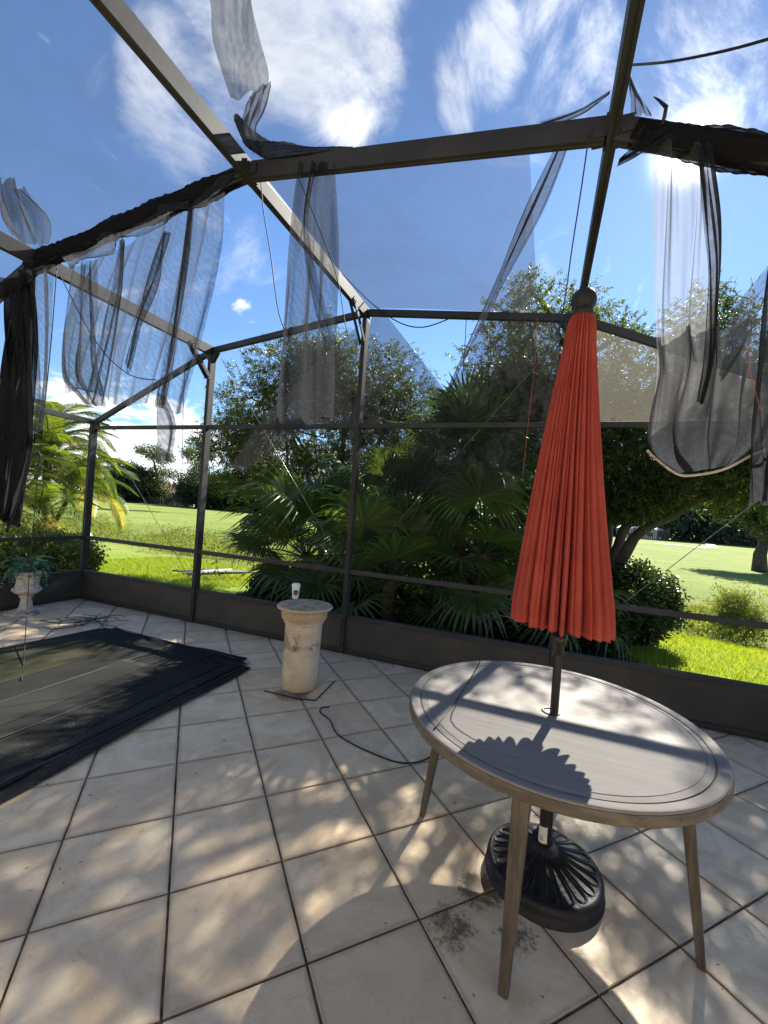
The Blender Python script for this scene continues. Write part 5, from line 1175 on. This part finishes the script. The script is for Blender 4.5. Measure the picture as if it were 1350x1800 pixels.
# hedges and bushes ---------------------------------------------------------------
def bush(name, label, blobs, n, lm, L, Wd, seed, cat='bush', per=10, group=None):
    rs = np.random.RandomState(seed); c0 = np.array(blobs[0][0], float); base = np.array([c0[0], c0[1], -0.22])
    root = empty(name, tuple(base)); tag(root, label, cat, group)
    ks = rs.choice(len(blobs), n); Cc = np.array([blobs[k][0] for k in ks], float); Rr = np.array([blobs[k][1] for k in ks], float)
    d = unit(rs.normal(size=(n, 3))); lump = 1+0.10*np.sin(d[:, 0]*9+ks)+0.08*np.sin(d[:, 2]*13+d[:, 1]*7)
    T = Cc+d*Rr*((0.72+0.3*rs.rand(n))*lump)[:, None]; T = T[T[:, 2] > -0.22]; m = len(T); d = unit(T-Cc[:m]) if False else unit(rs.normal(size=(m, 3))+np.array([0, 0, .5]))
    Cl = T[:, None]+rs.normal(size=(m, per, 3))*0.05; Dl = d[:, None]+rs.normal(size=(m, per, 3))*0.6
    V, F = leaves(Cl.reshape(-1, 3), Dl.reshape(-1, 3), L*rs.uniform(.6, 1.3, m*per), Wd*rs.uniform(.7, 1.2, m*per), rs, 0.1)
    o = npmesh('foliage', V-base, F, M[lm], root); o['kind'] = 'stuff'
    b = MB()
    for k in range(14):
        a = rs.uniform(0, 6.28); q = T[rs.randint(m)]-base; b.tube([(0.1*math.cos(a), 0.1*math.sin(a), 0), tuple(q*0.5+rs.normal(size=3)*0.05), tuple(q)], [0.016, 0.010, 0.005], 5, False)
    b.build('stems', M['bark'], root, True)
    return root
bush('hedge', 'leafy clipped hedge outside the left screen wall behind the urn', [((-9.4, 5.0, 0.30), (1.1, .8, .55)), ((-8.7, 5.4, 0.25), (.7, .6, .45)), ((-10.6, 4.6, 0.35), (1.0, .9, .55)), ((-8.8, 4.0, .3), (.9, .8, .5)), ((-8.2, 5.0, 0.15), (.4, .5, .38))], 5200, 'hedge', 0.085, 0.04, 3, 'hedge')
bush('round_bush', 'dark rounded bush right of the parasol at the edge of the lawn', [((1.55, 8.0, 0.42), (.62, .6, .62)), ((1.35, 8.0, 0.10), (.6, .55, .35))], 2600, 'bush', 0.075, 0.035, 4)
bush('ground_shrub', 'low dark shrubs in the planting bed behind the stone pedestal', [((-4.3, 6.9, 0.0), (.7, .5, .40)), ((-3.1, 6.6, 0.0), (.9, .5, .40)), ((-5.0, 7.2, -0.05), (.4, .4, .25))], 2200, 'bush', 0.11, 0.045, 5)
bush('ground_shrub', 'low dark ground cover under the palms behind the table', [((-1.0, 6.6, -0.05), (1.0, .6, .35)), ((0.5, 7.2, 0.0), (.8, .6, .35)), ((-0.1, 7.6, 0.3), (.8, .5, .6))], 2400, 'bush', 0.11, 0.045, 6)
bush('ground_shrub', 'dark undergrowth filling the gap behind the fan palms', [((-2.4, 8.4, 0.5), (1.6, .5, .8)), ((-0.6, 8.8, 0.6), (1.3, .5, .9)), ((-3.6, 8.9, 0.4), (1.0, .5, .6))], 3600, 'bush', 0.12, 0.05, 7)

# near lawn blades ---------------------------------------------------------------
rs = np.random.RandomState(9)
def blades(nb, xr, yr, hmin, hmax, wd, reject=None):
    x = rs.uniform(*xr, nb); y = yr[0]+(yr[1]-yr[0])*rs.rand(nb)**1.2
    k = np.ones(nb, bool)
    dd = np.hypot((x+2.1)*0.52, y-6.5); k &= dd > 2.0+0.25*np.sin(x*3)
    # only outside the enclosure
    k &= ~((x > -6.5) & (x < 2.5) & (y < 4.4))
    x, y = x[k], y[k]; n = len(x); z = hgt(x, y); h = rs.uniform(hmin, hmax, n); a = rs.uniform(0, 6.28, n); ln = rs.normal(size=(n, 2))*0.45*h[:, None]
    c, s = np.cos(a)*wd, np.sin(a)*wd
    V = np.stack([np.stack([x-c, y-s, z-0.01], 1), np.stack([x+c, y+s, z-0.01], 1), np.stack([x+ln[:, 0], y+ln[:, 1], z+h], 1)], 1).reshape(-1, 3)
    return V, np.arange(3*n).reshape(-1, 3)
V1, F1 = blades(150000, (-11, 6.5), (4.4, 10.5), 0.04, 0.10, 0.006)
o = npmesh('grass', V1, F1, M['grassb']); tag(o, 'lush lime green lawn grass just outside the back wall', 'grass', kind='stuff')
# weeds in the swale
n = 22000
x = rs.uniform(-34, 16, n); q0 = 13.2-np.clip(-x-6, 0, 30)*0.05; y = q0-0.12*x+rs.normal(size=n)*1.7
wx = 0.5+0.5*np.sin(x*0.8+y*0.9)+0.4*np.sin(x*2.3-y*1.1); k = wx > rs.uniform(0, 1.1, n); x, y, wx = x[k], y[k], wx[k]; n = len(x)
per = 11; base_ = np.stack([x, y, hgt(x, y)], 1); hh = rs.uniform(0.10, 0.65, (n, per))*(0.4+0.6*np.clip(wx, 0, 1.3))[:, None]
Cl = base_[:, None]+np.stack([rs.normal(size=(n, per))*0.10, rs.normal(size=(n, per))*0.10, hh*0.75], -1); Dl = rs.normal(size=(n, per, 3))+np.array([0, 0, 1.3])
V, F = leaves(Cl.reshape(-1, 3), Dl.reshape(-1, 3), rs.uniform(0.07, 0.18, n*per), rs.uniform(0.02, 0.045, n*per), rs)
o = npmesh('weeds', V, F, M['weed']); tag(o, 'tangled green weeds growing along the swale across the lawn', 'weeds', kind='stuff')
# a taller reddish grass clump
bush('grass_clump', 'tall dry grass clump standing in the swale at the right', [((4.0, 10.9, 0.0), (.35, .3, .4)), ((4.1, 10.9, -0.25), (.4, .35, .25))], 420, 'weed', 0.26, 0.014, 12, 'plant')
bush('swale_shrub', 'bright leafy shrub at the right picture edge in the swale', [((5.6, 11.2, 0.0), (.7, .5, .5))], 900, 'weed', 0.10, 0.05, 13, 'plant')

# fallen frame pieces on the lawn
fr = empty('fallen_frame', tuple(pz(355, 1006, -0.18))); tag(fr, 'fallen grey aluminium frame pieces lying in the grass beyond the left bay', 'frame debris')
o0 = pz(355, 1006, -0.18)
rs = np.random.RandomState(21)
for k in range(9):
    u0 = 303+k*9; v0 = 1005+rs.uniform(-2.5, 3.5); p0 = pz(u0, v0, -0.10+0.012*k)-o0; p1 = pz(u0+rs.uniform(50, 90), v0+rs.uniform(-5, 1), -0.11+0.02*rs.rand())-o0; w = rs.choice([0.016, 0.025, 0.04])
    b = MB(); b.extr([(-w, -0.02), (w, -0.02), (w, 0.015), (-w, 0.015)], p0, p1, (0, 1, rs.uniform(-.5, .5))); b.build('bar', M['wire'] if k % 2 else M['alu'], fr, False, 0.004)

# ------------------------------------------------------------------ far background
def far_tree(name, label, base, blobs, n, lm, L, seed, trunks, tr=0.3, group=None, per=6):
    rs = np.random.RandomState(seed); base = np.array(base, float); root = empty(name, tuple(base)); tag(root, label, 'tree', group)
    vol = np.array([np.prod(r)**0.67 for c, r in blobs]); ks = rs.choice(len(blobs), n, p=vol/vol.sum()); Cc = np.array([blobs[k][0] for k in ks], float); Rr = np.array([blobs[k][1] for k in ks], float)
    d = unit(rs.normal(size=(n, 3))); T = Cc+d*Rr*((0.6+0.42*rs.rand(n))*(1+0.18*np.sin(d[:, 0]*6+ks)*np.sin(d[:, 2]*7+ks*2)))[:, None]
    Cl = T[:, None]+rs.normal(size=(n, per, 3))*L*0.9; Dl = rs.normal(size=(n, per, 3))
    V, F = leaves(Cl.reshape(-1, 3), Dl.reshape(-1, 3), L*rs.uniform(.6, 1.3, n*per), L*0.55*rs.uniform(.7, 1.2, n*per), rs)
    o = npmesh('crown', V-base, F, M[lm], root); o['kind'] = 'stuff'
    b = MB()
    for (p, q) in trunks: b.tube([np.array(p)-base, (np.array(p)+np.array(q))/2-base+rs.normal(size=3)*0.1, np.array(q)-base], [tr, tr*0.8, tr*0.5], 8)
    for c, r in blobs[:10]:
        q = min([np.array(t_[1], float) for t_ in trunks], key=lambda z: np.linalg.norm(z-np.array(c))); b.tube([q-base, np.array(c)-base], [tr*0.45, tr*0.15], 5, False)
    b.build('trunk', M['bark'], root, True); return root
def FP(u, v, y): return py(u, v, y)
GT = 'trees along the far edge of the fairway'
YF = 55.0
specs = [((215, 872), (225, 848), (5.2, 4, 3.2), 'leftmost dark oak at the far edge of the fairway'), ((262, 878), (235, 852), (5.5, 4, 3.0), 'dark oak left of the tall thin pine, far across the fairway'),
         ((345, 892), (352, 862), (5.0, 4, 3.3), 'dark oak just right of the far house'), ((395, 898), (400, 868), (6, 4, 3.8), 'dark oak far off behind the second post'), ((445, 902), (450, 875), (6, 4, 3.2), 'low dark oak far off at the left of the fan palms'),
         ((190, 868), (175, 850), (5, 4, 3.2), 'far oak partly hidden by the feather palm')]
for k, ((bu, bv), (cu, cv), rr, lab) in enumerate(specs):
    D_ = YF+k*1.5; bs = FP(bu, bv+18, D_); bs[2] = float(hgt(bs[0], bs[1])); c = FP(cu, cv, D_)
    bl = [(c, rr)]; r0 = np.random.RandomState(k)
    for j in range(5): bl.append((c+np.array([r0.uniform(-rr[0], rr[0])*0.7, r0.uniform(-1, 1), r0.uniform(-0.5, 0.7)*rr[2]]), (rr[0]*0.5, rr[1]*0.5, rr[2]*0.5)))
    far_tree('oak_tree', lab, bs, bl, 2600, 'oak', 0.42, 60+k, [(bs, c), (bs+np.array([1.6, 0, 0]), c+np.array([2, 0, 0]))], 0.35, GT)
D_ = 58; bs = FP(283, 900, D_); bs[2] = 0
far_tree('pine_tree', 'tall thin airy pine rising above the far dark oaks', bs,
         [(FP(268, 795, D_), (2.6, 2, 1.3)), (FP(246, 792, D_), (1.3, 1, .7)), (FP(285, 805, D_), (2.2, 2, 1.2)), (FP(275, 830, D_), (1.8, 1.5, 1.0)), (FP(300, 832, D_), (1.6, 1.5, 1.0)), (FP(283, 855, D_), (2.2, 1.5, 1.6)), (FP(288, 872, D_), (2.0, 1.5, 1.2))],
         1500, 'pine', 0.30, 71, [(bs, FP(268, 800, D_))], 0.22, GT)
D_ = 50
far_tree('pine_tree', 'airy tree with open branches left of the big bottlebrush, behind the second post', FP(350, 930, 40)*np.array([1, 1, 0]), [(FP(345, 800, 40), (1.6, 1.2, 1.1)), (FP(338, 775, 40), (1.0, .8, .5)), (FP(352, 830, 40), (1.8, 1.2, 1.2)), (FP(362, 790, 40), (1.4, 1.2, 1.2)), (FP(330, 800, 40), (.8, .6, .5))], 900, 'oak', 0.22, 72, [(FP(352, 930, 40)*np.array([1, 1, 0]), FP(348, 810, 40))], 0.14, GT)
# far house
hc = FP(296, 893, 62); hz0 = float(hgt(hc[0], hc[1]))
house = empty('far_house', (hc[0], hc[1], hz0), R(20)); tag(house, 'small pale house with terracotta roof far across the fairway', 'house')
b = MB(); b.box((0, 0, 1.2), (11, 7, 2.4)); b.build('wall', M['stucco'], house)
b = MB(); b.add([(-6.2, -4.2, 2.38), (6.2, -4.2, 2.38), (6.2, 4.2, 2.38), (-6.2, 4.2, 2.38), (-2.6, 0, 4.2), (2.6, 0, 4.2)], [(0, 1, 5, 4), (1, 2, 5), (2, 3, 4, 5), (3, 0, 4), (0, 3, 2, 1)]); b.build('roof', M['roofing'], house)
for wx_ in (-3.8, -1.2, 1.6, 4.0): b = MB(); b.box((wx_, -3.51, 1.3), (1.1, 0.06, 1.1)); b.build('window', M['glass'], house)
def fence(name, label, p0, p1, hh, n, m='fencew'):
    p0, p1 = np.array(p0, float), np.array(p1, float); root = empty(name, tuple(p0)); tag(root, label, 'fence')
    for k in range(n+1):
        q = (p1-p0)*k/n; b = MB(); b.box((q[0], q[1], hh/2), (0.10, 0.10, hh)); b.build('post', M[m], root)
    for z in (0.12*hh, 0.92*hh):
        b = MB(); b.extr([(-0.03, -0.05), (0.03, -0.05), (0.03, 0.05), (-0.03, 0.05)], (0, 0, z), tuple(p1-p0+np.array([0, 0, z])), (0, 1, 0)); b.build('rail', M[m], root)
    return root
a_ = FP(262, 890, 56); c_ = FP(330, 898, 56); a_[2] = c_[2] = hz0-0.1
fence('metal_fence', 'thin dark fence in front of the far house', a_, c_, 1.5, 14)

# far right: grove, fence, cart path, single tree
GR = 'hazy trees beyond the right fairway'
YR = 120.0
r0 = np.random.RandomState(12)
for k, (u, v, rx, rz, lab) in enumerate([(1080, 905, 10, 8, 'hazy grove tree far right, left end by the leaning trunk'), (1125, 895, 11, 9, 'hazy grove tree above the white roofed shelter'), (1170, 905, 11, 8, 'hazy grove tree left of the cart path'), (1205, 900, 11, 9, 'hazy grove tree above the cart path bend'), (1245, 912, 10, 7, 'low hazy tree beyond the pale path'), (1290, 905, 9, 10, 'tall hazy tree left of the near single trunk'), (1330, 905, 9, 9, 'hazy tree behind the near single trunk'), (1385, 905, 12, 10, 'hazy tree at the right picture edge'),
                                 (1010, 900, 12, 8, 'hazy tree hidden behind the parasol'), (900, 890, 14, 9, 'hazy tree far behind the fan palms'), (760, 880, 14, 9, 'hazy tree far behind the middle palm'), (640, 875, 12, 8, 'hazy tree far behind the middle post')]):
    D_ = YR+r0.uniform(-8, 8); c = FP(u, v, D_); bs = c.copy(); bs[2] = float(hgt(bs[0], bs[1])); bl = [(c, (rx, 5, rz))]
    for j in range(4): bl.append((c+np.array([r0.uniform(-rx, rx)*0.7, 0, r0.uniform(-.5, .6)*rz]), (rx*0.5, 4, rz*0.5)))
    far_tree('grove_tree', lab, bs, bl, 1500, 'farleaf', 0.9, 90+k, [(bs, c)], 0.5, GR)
p = FP(1337, 978, 31); p[2] = float(hgt(p[0], p[1]))
far_tree('lawn_tree', 'single thick rough trunk tree standing on the lawn at the right edge', p, [(p+np.array([0.4, 0, 5.2]), (3.2, 2.5, 2.2)), (p+np.array([-2.0, 0, 4.2]), (1.8, 1.5, 1.2)), (p+np.array([3.0, 0, 4.8]), (2.5, 2, 1.8)), (p+np.array([-.2, -.5, 2.9]), (1.0, .8, .45))], 3000, 'bottle_r', 0.26, 110, [(p, p+np.array([0.25, 0, 2.2])), (p+np.array([0.2, 0, 1.9]), p+np.array([1.8, 0, 4.5])), (p+np.array([0.2, 0, 1.9]), p+np.array([-1.0, 0, 4.2]))], 0.42)
# cart path ribbon
pts = [(1185, 952.5), (1215, 958), (1238, 964), (1250, 966), (1240, 958), (1222, 951.5), (1205, 948.5)]
ctr = [pz(u, v, -0.25) for u, v in ((1150, 957), (1195, 961), (1228, 965), (1252, 964), (1247, 957.5), (1228, 951), (1210, 947.6))]
V = []; ctr = np.array(ctr)
for i, c in enumerate(ctr):
    d = ctr[min(i+1, len(ctr)-1)]-ctr[max(i-1, 0)]; nrm = np.array([-d[1], d[0], 0]); nrm /= np.linalg.norm(nrm)+1e-9
    for s_ in (-0.7, 0.7): q = c+nrm*s_; q[2] = float(hgt(q[0], q[1]))+0.06; V.append(q)
b = MB(); b.add(V, [(2*i, 2*i+1, 2*i+3, 2*i+2) for i in range(len(ctr)-1)]); o = b.build('cart_path', M['concrete']); tag(o, kind='structure')
a_ = FP(1105, 950, 95); c_ = FP(1175, 954, 95); a_[2] = c_[2] = float(hgt(a_[0], a_[1]))
fence('metal_fence', 'long low fence beyond the fairway right of the leaning trunk', a_, c_, 2.2, 20)
sc = FP(1118, 944, 100); sz = float(hgt(sc[0], sc[1]))
sh = empty('far_shelter', (sc[0], sc[1], sz)); sh.scale = (0.75, 0.75, 0.62); tag(sh, 'low white roofed building far beyond the right fairway', 'building')
b = MB(); b.box((0, 0, 1.6), (9, 5, 3.2)); b.build('wall', M['stucco'], sh)
b = MB(); b.add([(-5.5, -3.4, 3.21), (5.5, -3.4, 3.21), (5.5, 3.4, 3.21), (-5.5, 3.4, 3.21), (-5.5, 0, 4.1), (5.5, 0, 4.1)], [(0, 1, 5, 4), (2, 3, 4, 5), (1, 2, 5), (3, 0, 4), (0, 3, 2, 1)]); b.build('roof', M['roof_grey'], sh)
for wx_ in (-2.8, 0, 2.8): b = MB(); b.box((wx_, -2.52, 1.7), (1.4, 0.06, 1.3)); b.build('window', M['glass'], sh)

# pieces that belong to a part become its sub-parts
for root, par_n, subs in ((cup, 'logo', ('logo_lettering',)), (base, 'paper_tag', ('tag_print',)), (base, 'tube', ('knob',)), (table, 'tabletop', ('hole_ring',)), (urn, 'bowl', ('lion_boss',)), (par, 'canopy', ('rib',)), (ped, 'shaft', ())):
    ch = list(root.children); p = [c for c in ch if c.name.split('.')[0] == par_n][0]
    for c in ch:
        if c.name.split('.')[0] in subs: c.parent = p
